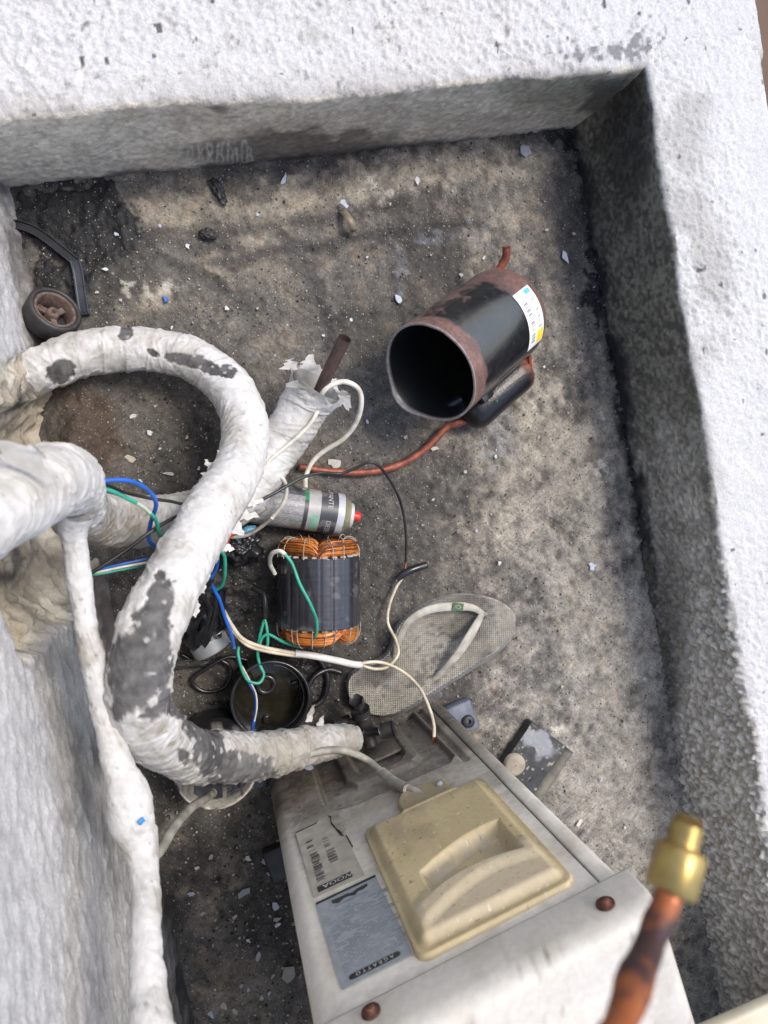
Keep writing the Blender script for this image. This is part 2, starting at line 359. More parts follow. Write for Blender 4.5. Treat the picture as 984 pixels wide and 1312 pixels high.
    c = sc.outputs['Vector']
    for rot, amt in ((.55, .15), (-.75, .14), (1.25, .12)):      # fine trowel and scuff scratches
        mr_ = N.new('ShaderNodeMapping'); mr_.inputs['Rotation'].default_value = (0, 0, rot); L.new(tc.outputs['Object'], mr_.inputs['Vector']); mp = N.new('ShaderNodeMapping'); mp.inputs['Scale'].default_value = (30, 260, 1); L.new(mr_.outputs['Vector'], mp.inputs['Vector'])
        ns_ = N.new('ShaderNodeTexNoise'); ns_.inputs['Scale'].default_value = 1.0; ns_.inputs['Detail'].default_value = 4; ns_.inputs['Distortion'].default_value = .6; L.new(mp.outputs['Vector'], ns_.inputs['Vector'])
        gate = ramp(noise(9 + 4 * rot, 3).outputs['Fac'], .45, .62, 0, 1); st = ramp(ns_.outputs['Fac'], .36, .64, -amt, amt); k = N.new('ShaderNodeMath'); k.operation = 'MULTIPLY_ADD'; L.new(st, k.inputs[0]); L.new(gate, k.inputs[1]); k.inputs[2].default_value = 1.0
        sv = N.new('ShaderNodeVectorMath'); sv.operation = 'SCALE'; L.new(c, sv.inputs[0]); L.new(k.outputs[0], sv.inputs['Scale']); c = sv.outputs['Vector']
    for s, thr, sel, colr, amt in [(95, .20, .62, (.02, .019, .018), .9), (190, .26, .55, (.025, .024, .023), .8), (120, .17, .70, (.40, .38, .34), .85), (260, .26, .66, (.36, .34, .30), .7), (45, .13, .72, (.018, .017, .016), .9)]:
        w = vor(s); sepc = N.new('ShaderNodeSeparateColor'); L.new(w.outputs['Color'], sepc.inputs[0])
        f = mul(ramp(w.outputs['Distance'], thr, thr * .55, 0, amt), ramp(sepc.outputs[0], sel, sel + .02))
        c = mix(c, f, colr)
    L.new(c, b.inputs['Base Color']); L.new(at.outputs['Alpha'], b.inputs['Roughness'])
    n2 = noise(420, 6); bp = N.new('ShaderNodeBump'); bp.inputs['Strength'].default_value = .9; bp.inputs['Distance'].default_value = .0015; L.new(n2.outputs['Fac'], bp.inputs['Height']); L.new(bp.outputs['Normal'], b.inputs['Normal'])
    b.inputs['Specular IOR Level'].default_value = .35
    o.data.materials.append(m)
build_floor()

WH = .175
def stucco(q, seed, s=165):
    a = fbm(q * s, 3, seed); return np.maximum(a, -.35)
def profile(h, thick, step, drop, rb=.010):
    """parapet section: (d outward from inner face, z) with outward normals"""
    pr = [(0, z, -1, 0) for z in np.arange(-.006, h - rb, step)]
    for t in np.linspace(0, math.pi / 2, 6): pr.append((rb - rb * math.cos(t), h - rb + rb * math.sin(t), -math.cos(t), math.sin(t)))
    for d in np.arange(rb + step, thick - rb, step): pr.append((d, h, 0, 1))
    for t in np.linspace(0, math.pi / 2, 5): pr.append((thick - rb + rb * math.sin(t), h - rb + rb * math.cos(t), math.sin(t), math.cos(t)))
    pr.append((thick, -.4, 1, 0)); pr.append((thick, -drop, 1, 0))
    return np.array(pr)

def build_rear():
    pr = profile(WH, .32, .0023, 3.0); ns = 540; s = np.linspace(-.201, 1.02, ns)
    S, K = np.meshgrid(s, np.arange(len(pr)), indexing='ij'); d, z, nd, nz = [pr[K, i] for i in range(4)]
    wob = .006 * fbm(np.stack([S * 9, z * 3, 0 * S], -1), 3, 4)
    q = np.stack([S, d, z], -1); q2 = q + .5
    top = nz; fine = stucco(q2, 40); lum = fbm(q2 * 55, 3, 45)
    d2 = d + wob * sst(.06, .01, d) * sst(.06, .15, z); big0 = vn(q2 * 6, 99)
    disp = top * (.0036 * fine * (.6 + .5 * big0) + .0006 * lum) + (1 - top) * (.0007 * fbm(q2 * 140, 3, 47) + .0006 * lum) * (nd < 0)
    W = uv2w(S, -(d2 + nd * disp), z + nz * disp)
    px, py = proj(W); mid = fbm(q2 * 30, 4, 51); big = fbm(q2 * 9, 3, 53); fn = fbm(q2 * 160, 2, 54)
    white = np.array((.51, .503, .49)) * (1 + .03 * mid)[..., None]
    white = mixc(white, (.42, .41, .38), sst(.35, .95, .7 * mid + .5 * big + .25 * fn) * .55); white = mixc(white, (.33, .31, .28), sst(.045, .0, d + .012 * mid) * sst(-.5, .5, big + mid) * .7)
    def bl(x, y, rx, ry): return np.exp(-(((px + 10 * mid - x) / rx) ** 2 + ((py + 8 * mid - y) / ry) ** 2))
    g = sst(.25, .8, bl(560, 40, 120, 60) * .7 + .35 * mid); white = mixc(white, (.50, .48, .44), g * .5)
    g = sst(.25, .85, .8 * bl(800, 62, 60, 16) + .5 * bl(730, 70, 70, 9) + .35 * mid + .4 * fn + .3 * np.minimum(fine, 0)); white = mixc(white, (.085, .085, .095), g * .75)
    g = sst(.3, .7, bl(405, 48, 16, 12) + .3 * mid); white = mixc(white, (.36, .36, .33), g * .6)
    face = mixc((.68, .595, .47), (.54, .47, .37), sst(-.4, .4, big + .3 * mid))
    zz = np.clip(z / WH, 0, 1)
    face = mixc(face, (.70, .66, .58), sst(0, 1, bl(60, 190, 190, 60)) * .8); face = mixc(face, (.70, .66, .58), sst(.6, 1.0, zz + .15 * mid) * .35)
    soot = sst(.2, .8, bl(430, 186, 120, 22) * .95 + bl(330, 200, 90, 12) + .6 * bl(290, 143, 18, 10) + .2 * mid); face = mixc(face, (.055, .045, .040), soot * .75)
    ol = sst(.2, .9, bl(720, 110, 110, 40) + .2 * mid); face = mixc(face, (.17, .155, .105), ol * .7)
    face = mixc(face, (.05, .047, .04), sst(.35, .8, bl(790, 130, 45, 60) + .2 * mid) * .7)
    pale = sst(.3, .8, bl(660, 150, 70, 5) + .6 * bl(600, 165, 60, 8)); face = mixc(face, (.40, .37, .30), pale * .7)
    # pale run marks where water has streaked the soot
    run = 0
    for k in range(17):
        x0 = 222 + k * 6.3 + random.uniform(-1.5, 1.5); y0 = 178 + random.uniform(0, 14); y1 = 218 - k * .55 + random.uniform(-4, 3)
        pts = [(x0 + random.uniform(-2, 2), y0 + (y1 - y0) * t) for t in (0, .25, .5, .75, 1)]
        run = np.maximum(run, np.exp(-(polyline_d(px, py, pts) / 1.5) ** 2))
    face = mixc(face, (.48, .46, .40), run * .95)
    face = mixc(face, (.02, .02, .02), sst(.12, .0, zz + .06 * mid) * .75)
    face *= (1 + .22 * fn + .12 * mid)[..., None]
    t = sst(.55, .9, nz + .25 * mid * (nz < .999)); col = mixc(face, white, t)
    specks = sst(.60, .70, vn(q2 * 75, 71) * .75 + .3 * vn(q2 * 170, 73)) * (nz > .5); col = mixc(col, (.05, .05, .05), specks * .9)
    o = obj('parapet_wall', W.reshape(-1, 3), gridfaces(ns, len(pr))[:, ::-1], M['wall'], None, True, np.c_[np.clip(col, .01, .85).reshape(-1, 3), np.full(col.shape[0] * col.shape[1], .85)])
    e = obj('end_face', W[0], [tuple(range(len(pr)))], mat('end_render', (.5, .49, .47), (.35, .34, .32), .85, 0, 30), o, False)
    tag(o, 'white stucco parapet whose beige sooty inner face carries pale drip marks', 'wall')
def build_right():
    pr = profile(WH + .0006, .200, .0023, 3.0, .009); ns = 840; s = np.linspace(-.034, 1.93, ns)
    S, K = np.meshgrid(s, np.arange(len(pr)), indexing='ij'); d, z, nd, nz = [pr[K, i] for i in range(4)]
    q2 = np.stack([S, d, z], -1) + 3.1; lum = fbm(q2 * 55, 3, 145); fine = stucco(q2, 140); mid = fbm(q2 * 26, 4, 151); fn = fbm(q2 * 170, 2, 154)
    wob = .005 * fbm(np.stack([S * 8, 0 * S, 0 * S], -1), 4, 9)
    low = sst(.5, .9, S)
    lumps = fbm(q2 * np.array([150, 90, 190]), 3, 160) 
    disp = np.where(nd < -.3, .0012 * lum + (.0010 + .0058 * low) * np.maximum(lumps, -.2), nz * (.0044 * fine * (.65 + .5 * vn(q2 * 7, 5)) + .0008 * lum))
    slope = .02 * (1 - np.clip(z / WH, 0, 1)) ** 2
    d2 = d + (wob * np.clip(z / .1, 0, 1) - slope) * sst(.06, .01, d)
    W = uv2w(-(d2 + nd * disp), S, z + nz * disp); px, py = proj(W)
    white = np.array((.52, .513, .50)) * (1 + .03 * mid)[..., None]
    white = mixc(white, (.42, .41, .38), sst(.4, 1., .7 * mid + .4 * vn(q2 * 9, 34) + .25 * fn) * .5); white = mixc(white, (.30, .285, .25), sst(.03, .0, d + .012 * mid) * sst(-.5, .5, mid + vn(q2 * 10, 36)) * .7)
    def bl(x, y, rx, ry): return np.exp(-(((px + 10 * mid - x) / rx) ** 2 + ((py + 8 * mid - y) / ry) ** 2))
    g = sst(.25, .8, bl(885, 160, 40, 60) * .8 + bl(890, 290, 26, 60) * 1.0 + bl(920, 350, 30, 50) * .7 + bl(910, 460, 40, 60) * .45 + .35 * mid + .25 * np.minimum(fine, 0)); white = mixc(white, (.30, .29, .26), g * .6)
    dark = mixc((.105, .099, .078), (.190, .180, .142), sst(-.7, .7, .5 * mid + .7 * fn + .4 * fbm(q2 * np.array([60, 20, 14]), 3, 166)))
    dark = mixc(dark, (.022, .021, .018), sst(-.2, .9, vn(q2 * 9, 33) + .2 * mid) * .55)
    grey = mixc((.36, .342, .30), (.64, .61, .545), sst(-.45, .6, lumps))
    grey = mixc(grey, (.035, .034, .032), sst(.3, .9, bl(850, 800, 40, 150) * .9 + bl(850, 930, 14, 60) + .3 * lumps + .2 * mid) * .75)
    face = mixc(dark, grey, sst(.35, .90, S + .1 * mid))
    zz = np.clip(z / WH, 0, 1)
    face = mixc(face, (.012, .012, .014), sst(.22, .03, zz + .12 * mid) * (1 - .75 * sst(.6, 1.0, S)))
    face = mixc(face, (.016, .015, .013), sst(.2, .8, bl(800, 170, 40, 130) + .25 * mid) * .75)
    face = face * (1 + .25 * fn + .1 * mid)[..., None]
    t = sst(.45, .95, nz + .45 * mid * (nz < .999)); col = mixc(face, white, t)
    specks = sst(.68, .78, vn(q2 * 75, 71) * .75 + .3 * vn(q2 * 170, 73)) * (nz > .5); col = mixc(col, (.06, .06, .06), specks * .8)
    o = obj('parapet_wall', W.reshape(-1, 3), gridfaces(ns, len(pr)), M['wall'], None, True, np.c_[np.clip(col, .01, .85).reshape(-1, 3), np.full(col.shape[0] * col.shape[1], .88)])
    tag(o, 'long white stucco parapet with black mossy inner face beside the compressor shell', 'wall')
build_rear(); build_right()

# tall wall behind the pipes, with a hole hacked through its render
LW0 = uv2w(np.array(.892), np.array(-.01), np.array(0.))[:2]; LW1 = uv2w(np.array(.917), np.array(1.6), np.array(0.))[:2]
LD = (LW1 - LW0) / np.linalg.norm(LW1 - LW0); LN = np.array([-LD[1], LD[0]])      # LN points into the recess
if LN[0] < 0: LN = -LN
def PL(x, y, off=0.0):
    r = RC @ np.array([x - 492, -(y - 656), -FPX]); s = ((LW0 + LN * off - EYE[:2]) @ LN) / (r[:2] @ LN); q = EYE + s * r
    return (q[:2] - LW0) @ LD, q[2]
def build_left():
    ns, nz = 480, 250; S, Z = np.meshgrid(np.linspace(-.0, 2.1, ns), np.linspace(-.006, .98, nz), indexing='ij')
    q = np.stack([S, Z, 0 * S], -1) + 7.7; mid = fbm(q * 24, 4, 251); big = fbm(q * 7, 3, 253); fn = fbm(q * 120, 2, 254); lump = fbm(q * 60, 3, 256)
    hole = [PL(*p) for p in [(-60, 480), (10, 462), (52, 436), (82, 492), (104, 560), (112, 640), (104, 740), (98, 792), (66, 815), (32, 850), (12, 800), (-4, 748), (-60, 660)]]
    sdf = polysdf(S, Z, hole) + .006 * mid + .003 * fn
    hm = sst(.004, -.010, sdf)
    hole2 = [PL(*p) for p in [(-60, 520), (20, 512), (60, 505), (95, 560), (106, 640), (102, 740), (98, 792), (66, 815), (32, 850), (12, 800), (-4, 748), (-60, 660)]]
    sd2 = polysdf(S, Z, hole2) + .006 * mid + .003 * fn; hr = sst(.004, -.008, sd2); soft = sst(.0, -.05, sd2)
    W = np.zeros(S.shape + (3,))
    px, py = 0, 0
    cove = (.012 + .03 * np.exp(-((S - .42) / .22) ** 2)) * np.exp(-np.maximum(Z, 0) / .035)
    off = cove + .0009 * lump * (1 - hm) + .0013 * fn * (1 - hm) + .0012 * big - hr * (.016 + .026 * soft) + hm * (.012 * fbm(q * np.array([20, 11, 1]), 4, 260) + .003 * lump + .003 * fn + .004 * mid)
    W[..., 0] = LW0[0] + LD[0] * S + LN[0] * off; W[..., 1] = LW0[1] + LD[1] * S + LN[1] * off; W[..., 2] = Z
    px, py = proj(W)
    white = np.array((.50, .495, .49)) * (1 + .05 * mid)[..., None]
    white = mixc(white, (.34, .335, .32), sst(-.1, .6, .3 * mid + .5 * fn) * .28)
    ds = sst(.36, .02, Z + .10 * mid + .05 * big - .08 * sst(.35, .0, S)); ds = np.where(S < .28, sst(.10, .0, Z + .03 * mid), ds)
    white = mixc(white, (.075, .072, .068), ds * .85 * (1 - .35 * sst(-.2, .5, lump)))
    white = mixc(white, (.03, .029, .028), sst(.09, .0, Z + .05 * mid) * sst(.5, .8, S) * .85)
    raw = mixc((.36, .31, .235), (.47, .43, .35), sst(-.4, .5, fbm(q * 18, 4, 270)))
    raw = mixc(raw, (.22, .185, .14), sst(.1, .7, mid) * .6)
    raw = mixc(raw, (.46, .45, .42), sst(.1, .9, big) * .4)
    for pts, w in [([(8, 735), (20, 740), (24, 715), (18, 700)], 6), ([(20, 525), (40, 500), (42, 470)], 6), ([(-10, 738), (14, 742)], 9), ([(85, 545), (90, 575)], 6)]:
        raw = mixc(raw, (.035, .034, .033), np.exp(-(polyline_d(px + 3 * mid, py + 3 * mid, pts) / w) ** 2) * .8)
    crack = np.exp(-(np.abs(sd2 + .004) / .003) ** 2) * sst(-.4, .4, big + mid); raw = mixc(raw, (.06, .05, .04), crack * .7)
    foot = np.exp(-((S - .42) / .24) ** 2) * sst(.13, .03, Z + .03 * mid); white = mixc(white, (.10, .072, .054), foot * .85)
    col = mixc(white, raw, hm) * (1 + .18 * fn + .1 * lump)[..., None]
    o = obj('masonry_wall', W.reshape(-1, 3), gridfaces(ns, nz), M['rough_wall'], None, True, np.c_[np.clip(col, .01, .82).reshape(-1, 3), np.full(ns * nz, .88)])
    tag(o, 'tall rough white wall with a hole hacked into bare mortar behind the pipes', 'wall')
build_left()
g = obj('ground', [(-120, -120, -3.0), (120, -120, -3.0), (120, 120, -3.0), (-120, 120, -3.0)], [(0, 1, 2, 3)], mat('bare_earth', (.17, .105, .07), (.10, .065, .045), .9, 0, .8, .35, .65, .4, 6), None, False)
g['kind'] = 'structure'
# ------------------------------------------------------------------ outdoor unit
AX, BX = np.array([.076, -.446]), np.array([.355, -.350])
FX = (BX - AX) / np.linalg.norm(BX - AX); FN = np.array([-FX[1], FX[0]])
def PF(x, y, off=0.0):
    """point on the unit's side panel (off metres in front of it) seen at x, y"""
    r = RC @ np.array([x - 492, -(y - 656), -FPX]); s = ((AX + FN * off - EYE[:2]) @ FN) / (r[:2] @ FN)
    return EYE + s * r
AROT = Quaternion((0, 0, 1), math.atan2(FX[1], FX[0]))
AW, AT, AL = .295, .575, .74
def build_unit():
    U = thing('outdoor_unit', 'dirty cream air conditioner outdoor unit with tan terminal cover', 'air conditioner', (AX[0], AX[1], .012), AROT)
    ZO = -.012
    def soot(x, z, seed=0):
        q = np.stack([x, z, 0 * x], -1) + seed; m = fbm(q * 18, 4, 300 + seed); f = fbm(q * 90, 3, 310 + seed); s = fbm(q * np.array([9, 40, 1]), 3, 320)
        c = mixc((.70, .655, .57), (.58, .535, .45), sst(-.3, .5, m))
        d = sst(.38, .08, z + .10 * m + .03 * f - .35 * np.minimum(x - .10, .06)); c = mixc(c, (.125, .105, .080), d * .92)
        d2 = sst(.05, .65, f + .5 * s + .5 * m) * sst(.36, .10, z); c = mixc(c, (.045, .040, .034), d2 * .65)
        sp = sst(.70, .85, vn(q * 330, 330)) * sst(.40, .1, z); c = mixc(c, (.42, .39, .33), sp * .5)
        st = sst(.35, .8, m + .4 * s) * sst(.7, .2, z); c = mixc(c, (.33, .28, .21), st * .5)
        return c * (1 + .07 * f)[..., None]
    # side panel: pressed steel, height field
    nx, nz = 188, 330
    x, z = np.meshgrid(np.linspace(0, .2735, nx), np.linspace(0, .533, nz), indexing='ij')
    y = 0 * x
    r1 = [(.072, -.02), (.070, .165), (.082, .190), (.105, .198), (.205, .198), (.238, .200), (.250, .185), (.244, -.02)]
    y = y - .010 * sst(.004, -.004, polysdf(x, z, r1))
    r2 = [(.104, -.02), (.106, .12), (.118, .146), (.200, .150), (.216, .135), (.216, -.02)]
    y = y + .007 * sst(.004, -.004, polysdf(x, z, r2))
    r3 = [(.125, -.02), (.127, .105), (.14, .125), (.185, .128), (.198, .112), (.198, -.02)]
    y = y - .010 * sst(.004, -.004, polysdf(x, z, r3))
    r4 = [(.252, -.02), (.256, .215), (.262, .215), (.260, -.02)]
    y = y - .006 * sst(.003, -.002, polysdf(x, z, r4))
    y = y - .016 * (1 - np.sqrt(np.clip(1 - ((.018 - x) / .018).clip(0, 1) ** 2, 0, 1)))        # rounded near edge
    y = y + .0006 * fbm(np.stack([x * 12, z * 12, 0 * x], -1), 2, 340)
    y = y - .035 * sst(.004, -.004, np.maximum(np.abs(x - .18) - .068, np.abs(z - .40) - .095))
    c = soot(x, z)
    gr = np.exp(-(np.abs(polysdf(x, z, r1)) / .0022) ** 2) + .8 * np.exp(-(np.abs(polysdf(x, z, r2)) / .003) ** 2); c = mixc(c, (.06, .052, .042), np.clip(gr, 0, 1) * .7)
    c = mixc(c, (.66, .63, .57), np.exp(-((x - .012) / .01) ** 2) * sst(.1, .3, z) * .6)
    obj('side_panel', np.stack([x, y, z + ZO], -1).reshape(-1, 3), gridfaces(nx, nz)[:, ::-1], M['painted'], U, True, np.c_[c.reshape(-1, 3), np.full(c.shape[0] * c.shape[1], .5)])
    # rear corner panel beside the seam
    pr = [(.2752, -.003), (.2752, 0.0005), (.277, .0015), (.287, .0012), (.2925, -.002), (.2955, -.008), (.2955, -.05), (.2955, -AL)]
    zz = np.linspace(0, .533, 120); V = []; cc = []
    for (a, b) in pr:
        for k in zz: V.append((a, b, k + ZO)); cc.append((a, k))
    cc = np.array(cc); c = soot(cc[:, 0], cc[:, 1], 2)
    obj('corner_panel', V, gridfaces(len(pr), len(zz))[:, ::-1], M['painted'], U, True, np.c_[c, np.full(len(c), .5)])
    # near long side, back, bottom
    V, Fc = prism([(0.0, -.02), (0.0, -AL), (.293, -AL), (.293, -.06), (.02, -.06)], ZO + .002, ZO + .53)
    obj('casing', V, Fc, mat('casing_paint', (.55, .53, .47), (.42, .39, .33), .5, 0, 20, .35, .65), U, False)
    # top cover with its folded lip
    nx, ny = 110, 200
    prof = [(.0025, .521), (.0045, .5215), (.005, .524), (.005, .555), (.0035, .566), (-.002, .5725), (-.010, .5745)]
    ys = np.r_[[p[0] for p in prof], np.linspace(-.018, -AL + .01, 110), -AL, -AL]; zs = np.r_[[p[1] for p in prof], np.full(110, .575), .57, .521]
    xs = np.r_[-.005, -.005, -.004, -.001, np.linspace(.004, .291, 70), .296, .299, .300, .300]; dz = np.r_[-.045, -.012, -.006, -.002, np.zeros(70), -.002, -.006, -.012, -.045]
    X, Y = np.meshgrid(xs, ys, indexing='ij'); Z = zs[None, :] + np.where((zs[None, :] > .55), dz[:, None], 0 * dz[:, None])
    tw = np.linspace(0, 1, len(xs))[:, None]
    emb = polysdf(X, Y, [(.045, -.045), (.25, -.045), (.25, -.42), (.045, -.42)]); Z = Z + .004 * sst(.004, -.004, emb) * (Y < -.02)
    Z = np.maximum(Z, .521)
    q = np.stack([X, Y, Z], -1); mm = fbm(q * 20, 4, 351); ff = fbm(q * 110, 3, 352)
    c = mixc((.55, .522, .465), (.46, .43, .37), sst(-.2, .6, mm)); c = mixc(c, (.33, .29, .22), sst(.25, .75, ff * .6 + mm * .5) * .4)
    c = mixc(c, (.45, .40, .32), np.exp(-(np.abs(emb) / .003) ** 2) * sst(-.3, .5, mm) * .4 * (Y < -.01)); wpx, wpy = proj(np.stack([AX[0] + FX[0] * X + FN[0] * Y, AX[1] + FX[1] * X + FN[1] * Y, Z], -1))
    for (bx_, by_, rr_) in [(668, 1250, 9), (640, 1268, 6), (560, 1290, 5), (700, 1225, 4)]: c = mixc(c, (.10, .085, .07), sst(.3, .8, np.exp(-(np.hypot(wpx - bx_, wpy - by_) / rr_) ** 2) + .4 * ff) * .7)
    t = obj('top_cover', np.stack([X, Y, Z + ZO], -1).reshape(-1, 3), gridfaces(len(xs), len(ys))[:, ::-1], M['painted'], U, True, np.c_[c.reshape(-1, 3), np.full(c.shape[0] * c.shape[1], .42)])
    for (sx, sz) in [(.050, .535), (.262, .549)]:
        V, Fc, _, _ = lathe_arrays([(0, .0052), (.0036, .0051), (.0042, .0045), (.0043, .0020), (.0078, .0014), (.0082, .0004), (.0080, -.002)], 18)
        b = obj('screw', V @ np.array([[1, 0, 0], [0, 0, -1], [0, 1, 0]]), Fc, M['rust'], U); b.location = (sx, .0052, sz + ZO); b.rotation_euler = (math.pi, 0, math.pi) if False else (0, 0, 0)
        b.scale = (1, 1, 1)
        for v in b.data.vertices: v.co.y = abs(v.co.y) if v.co.y < 0 else v.co.y
    # terminal cover: moulded, grip recess, tab
    nx, nz = 170, 250
    x, z = np.meshgrid(np.linspace(.092, .270, nx), np.linspace(.222, .518, nz), indexing='ij')
    def rrect(x0, x1, z0, z1, r):
        cx, cz = np.clip(x, x0 + r, x1 - r), np.clip(z, z0 + r, z1 - r); return np.hypot(x - cx, z - cz) - r
    body = rrect(.1005, .2585, .274, .506, .012); tab = polysdf(x, z, [(.150, .29), (.152, .250), (.160, .236), (.172, .232), (.205, .238), (.219, .243), (.220, .29)])
    inner = rrect(.107, .252, .281, .497, .010)
    y = np.where(np.minimum(body, tab) < .004, 0, -.006) + 0 * x
    y = -.004 + .0075 * sst(.0012, -.0012, np.minimum(body, tab)) + .0075 * sst(.003, -.009, inner) + .0025 * sst(.002, -.004, tab)
    arc = lambda xx, z0, hh: z0 - hh * np.sqrt(np.clip(1 - ((xx - .195) / .085) ** 2, 0, 1))
    ztop = .408 - .026 * np.sin(np.clip((x - .134) / .102, 0, 1) * math.pi * .62)
    rec = np.maximum(np.maximum(.136 - x, x - .235), np.maximum(ztop - z, z - (.447 - .010 * np.sin(np.clip((x - .13) / .105, 0, 1) * math.pi))))
    y = y - .017 * sst(.002, -.010, rec) * sst(.0, 1, 1 - .55 * sst(.405, .36, z))
    zh = .470 - .030 * np.sin(np.clip((x - .115) / .135, 0, 1) * math.pi * .80)
    hump = sst(-.016, .006, z - zh + .012) * sst(.006, -.010, rrect(.114, .249, .40, .497, .010)); y = y + .0034 * hump * sst(.497, .485, z) - .004 * sst(.004, .020, z - zh) * sst(.006, -.010, rrect(.114, .249, .40, .497, .010))
    q = np.stack([x, z, 0 * x], -1); mm = fbm(q * 14, 4, 361); ff = fbm(q * 100, 3, 362)
    c = mixc((.53, .43, .245), (.46, .37, .205), sst(-.3, .5, mm))
    stn = sst(.15, .8, sst(.40, .24, z + .03 * mm - .25 * (x - .18)) * .9 + .55 * fbm(q * np.array([14, 14, 1]) + 3, 3, 366)); c = mixc(c, (.20, .165, .11), stn * .65)
    c = mixc(c, (.25, .20, .12), np.exp(-(np.abs(inner) / .003) ** 2) * sst(-.5, .4, mm) * .45); c = mixc(c, (.55, .48, .38), hump * .45); c = mixc(c, (.40, .34, .27), sst(.003, -.006, rec) * .5 * sst(-.4, .4, ff))
    c = mixc(c, (.05, .045, .04), sst(.88, .94, vn(q * 300, 368)) * .6); c = mixc(c, (.66, .62, .54), sst(.88, .94, vn(q * 330, 369)) * .6)
    tc = obj('terminal_cover', np.stack([x, y + .002, z + ZO], -1).reshape(-1, 3), gridfaces(nx, nz)[:, ::-1], M['painted'], U, True, np.c_[c.reshape(-1, 3), np.full(c.shape[0] * c.shape[1], .48)])
    V, Fc, _, _ = lathe_arrays([(0, .003), (.0035, .0026), (.0045, .001), (.0045, -.003)], 14)
    b = obj('cover_screw', np.stack([V[:, 0], V[:, 2], V[:, 1]], -1), Fc[:, ::-1], M['ink_grey'], tc); b.location = (.208, .0085, .256 + ZO)
    # torn barcode label
    def plate(name, poly, y0, m, par, cols=None, th=.0004):
        V, Fc = prism(poly, 0, th); V = np.stack([V[:, 0], y0 + V[:, 2], V[:, 1] + ZO], -1); return obj(name, V, [f[::-1] for f in Fc], m, par, False)
    lab_m = mat('aged_paper', (.40, .375, .315), (.30, .275, .225), .7, 0, 60, .35, .65)
    l1 = plate('barcode_label', [(.024, .207), (.052, .206), (.056, .199), (.066, .199), (.0705, .208), (.069, .222), (.0715, .234), (.076, .258), (.080, .262), (.0815, .29), (.0845, .352), (.027, .350)], .0009, lab_m, U)
    plate('torn_flap', [(.072, .207), (.080, .211), (.084, .224), (.083, .246), (.077, .254), (.0725, .240), (.070, .222)], .0030, mat('torn_paper', (.30, .275, .22), (.20, .18, .14), .8, 0, 80), l1, th=.0008)
    plate('tear', [(.0685, .200), (.073, .207), (.0735, .222), (.0765, .245), (.078, .262), (.0745, .258), (.071, .236), (.0685, .222), (.070, .209)], .0015, M['ink'], l1)
    plate('label_edge', [(.0802, .262), (.0818, .262), (.0838, .292), (.0822, .292)], .0015, M['ink'], l1)
    plate('label_edge', [(.024, .2062), (.052, .2052), (.052, .2068), (.024, .2080)], .0015, M['ink'], l1)
    def bars(x0, x1, z0, z1, dens, seed, par):
        rn = random.Random(seed); V = []; Fc = []; zc = z0
        while zc < z1:
            w = rn.choice([.0007, .0007, .0012, .0018]); k = len(V); xa = x0 + rn.choice([0, 0, .001]); xb = x1 - rn.choice([0, 0, .002])
            if rn.random() < dens: V += [(xa, .0016, zc + ZO), (xb, .0016, zc + ZO), (xb, .0016, zc + w + ZO), (xa, .0016, zc + w + ZO)]; Fc.append((k + 3, k + 2, k + 1, k))
            zc += w + rn.choice([.0008, .0012, .002, .0008])
        obj('barcode', V, Fc, M['ink'], par, False)
    bars(.033, .043, .238, .262, .65, 1, l1); bars(.034, .0445, .268, .326, .95, 2, l1); bars(.052, .060, .246, .266, .6, 3, l1); bars(.053, .0635, .276, .302, .75, 4, l1)
    plate('brand_bar', [(.033, .3355), (.072, .3355), (.072, .3455), (.033, .3455)], .0014, M['ink'], l1)
    # silver rating plate
    pm = mat('rating_plate', (.37, .40, .43), (.29, .315, .34), .38, .25, 90, .35, .65)
    l2 = plate('rating_plate', [(.0275, .3605), (.0945, .3605), (.0985, .4915), (.0315, .4915)], .0009, pm, U)
    plate('plate_rule', [(.0275, .3605), (.0945, .3605), (.0946, .3640), (.0276, .3640)], .0014, M['ink'], l2)
    plate('emblem', [(.044, .369), (.060, .3695), (.066, .3715), (.072, .3690), (.0835, .3685), (.0835, .3715), (.078, .3745), (.0725, .3735), (.068, .3775), (.0625, .3745), (.057, .3740), (.050, .3775), (.044, .3740)], .0014, M['ink'], l2)
    plate('emblem_line', [(.046, .3795), (.081, .3795), (.081, .3835), (.046, .3835)], .0014, M['ink_grey'], l2)
    rn = random.Random(5); V = []; Fc = []
    for r in range(30):
        z0 = .389 + r * .0029; xx = .0335 + (z0 - .36) * .03
        if r > 26: xx += .0
        while xx < .091 + (z0 - .36) * .03:
            w = rn.uniform(.003, .014); k = len(V)
            if rn.random() < .74: V += [(xx, .0014, z0 + ZO), (xx + w, .0014, z0 + ZO), (xx + w, .0014, z0 + .0012 + ZO), (xx, .0014, z0 + .0012 + ZO)]; Fc.append((k + 3, k + 2, k + 1, k))
            xx += w + rn.uniform(.0008, .003)
    obj('rating_text', V, Fc, M['ink_grey'], l2, False)
    n = 12; bar = []
    for (cx, cz, a0) in [(.0855, .4865, -90), (.0855, .4865, 0), (.0435, .4865, 90), (.0435, .4865, 180)]:
        for t in range(4): a = math.radians(a0 + t * 30); bar.append((cx + .0035 * math.cos(a), .4835 + .0032 * math.sin(a)))
    plate('brand_bar', bar, .0014, M['ink'], l2)
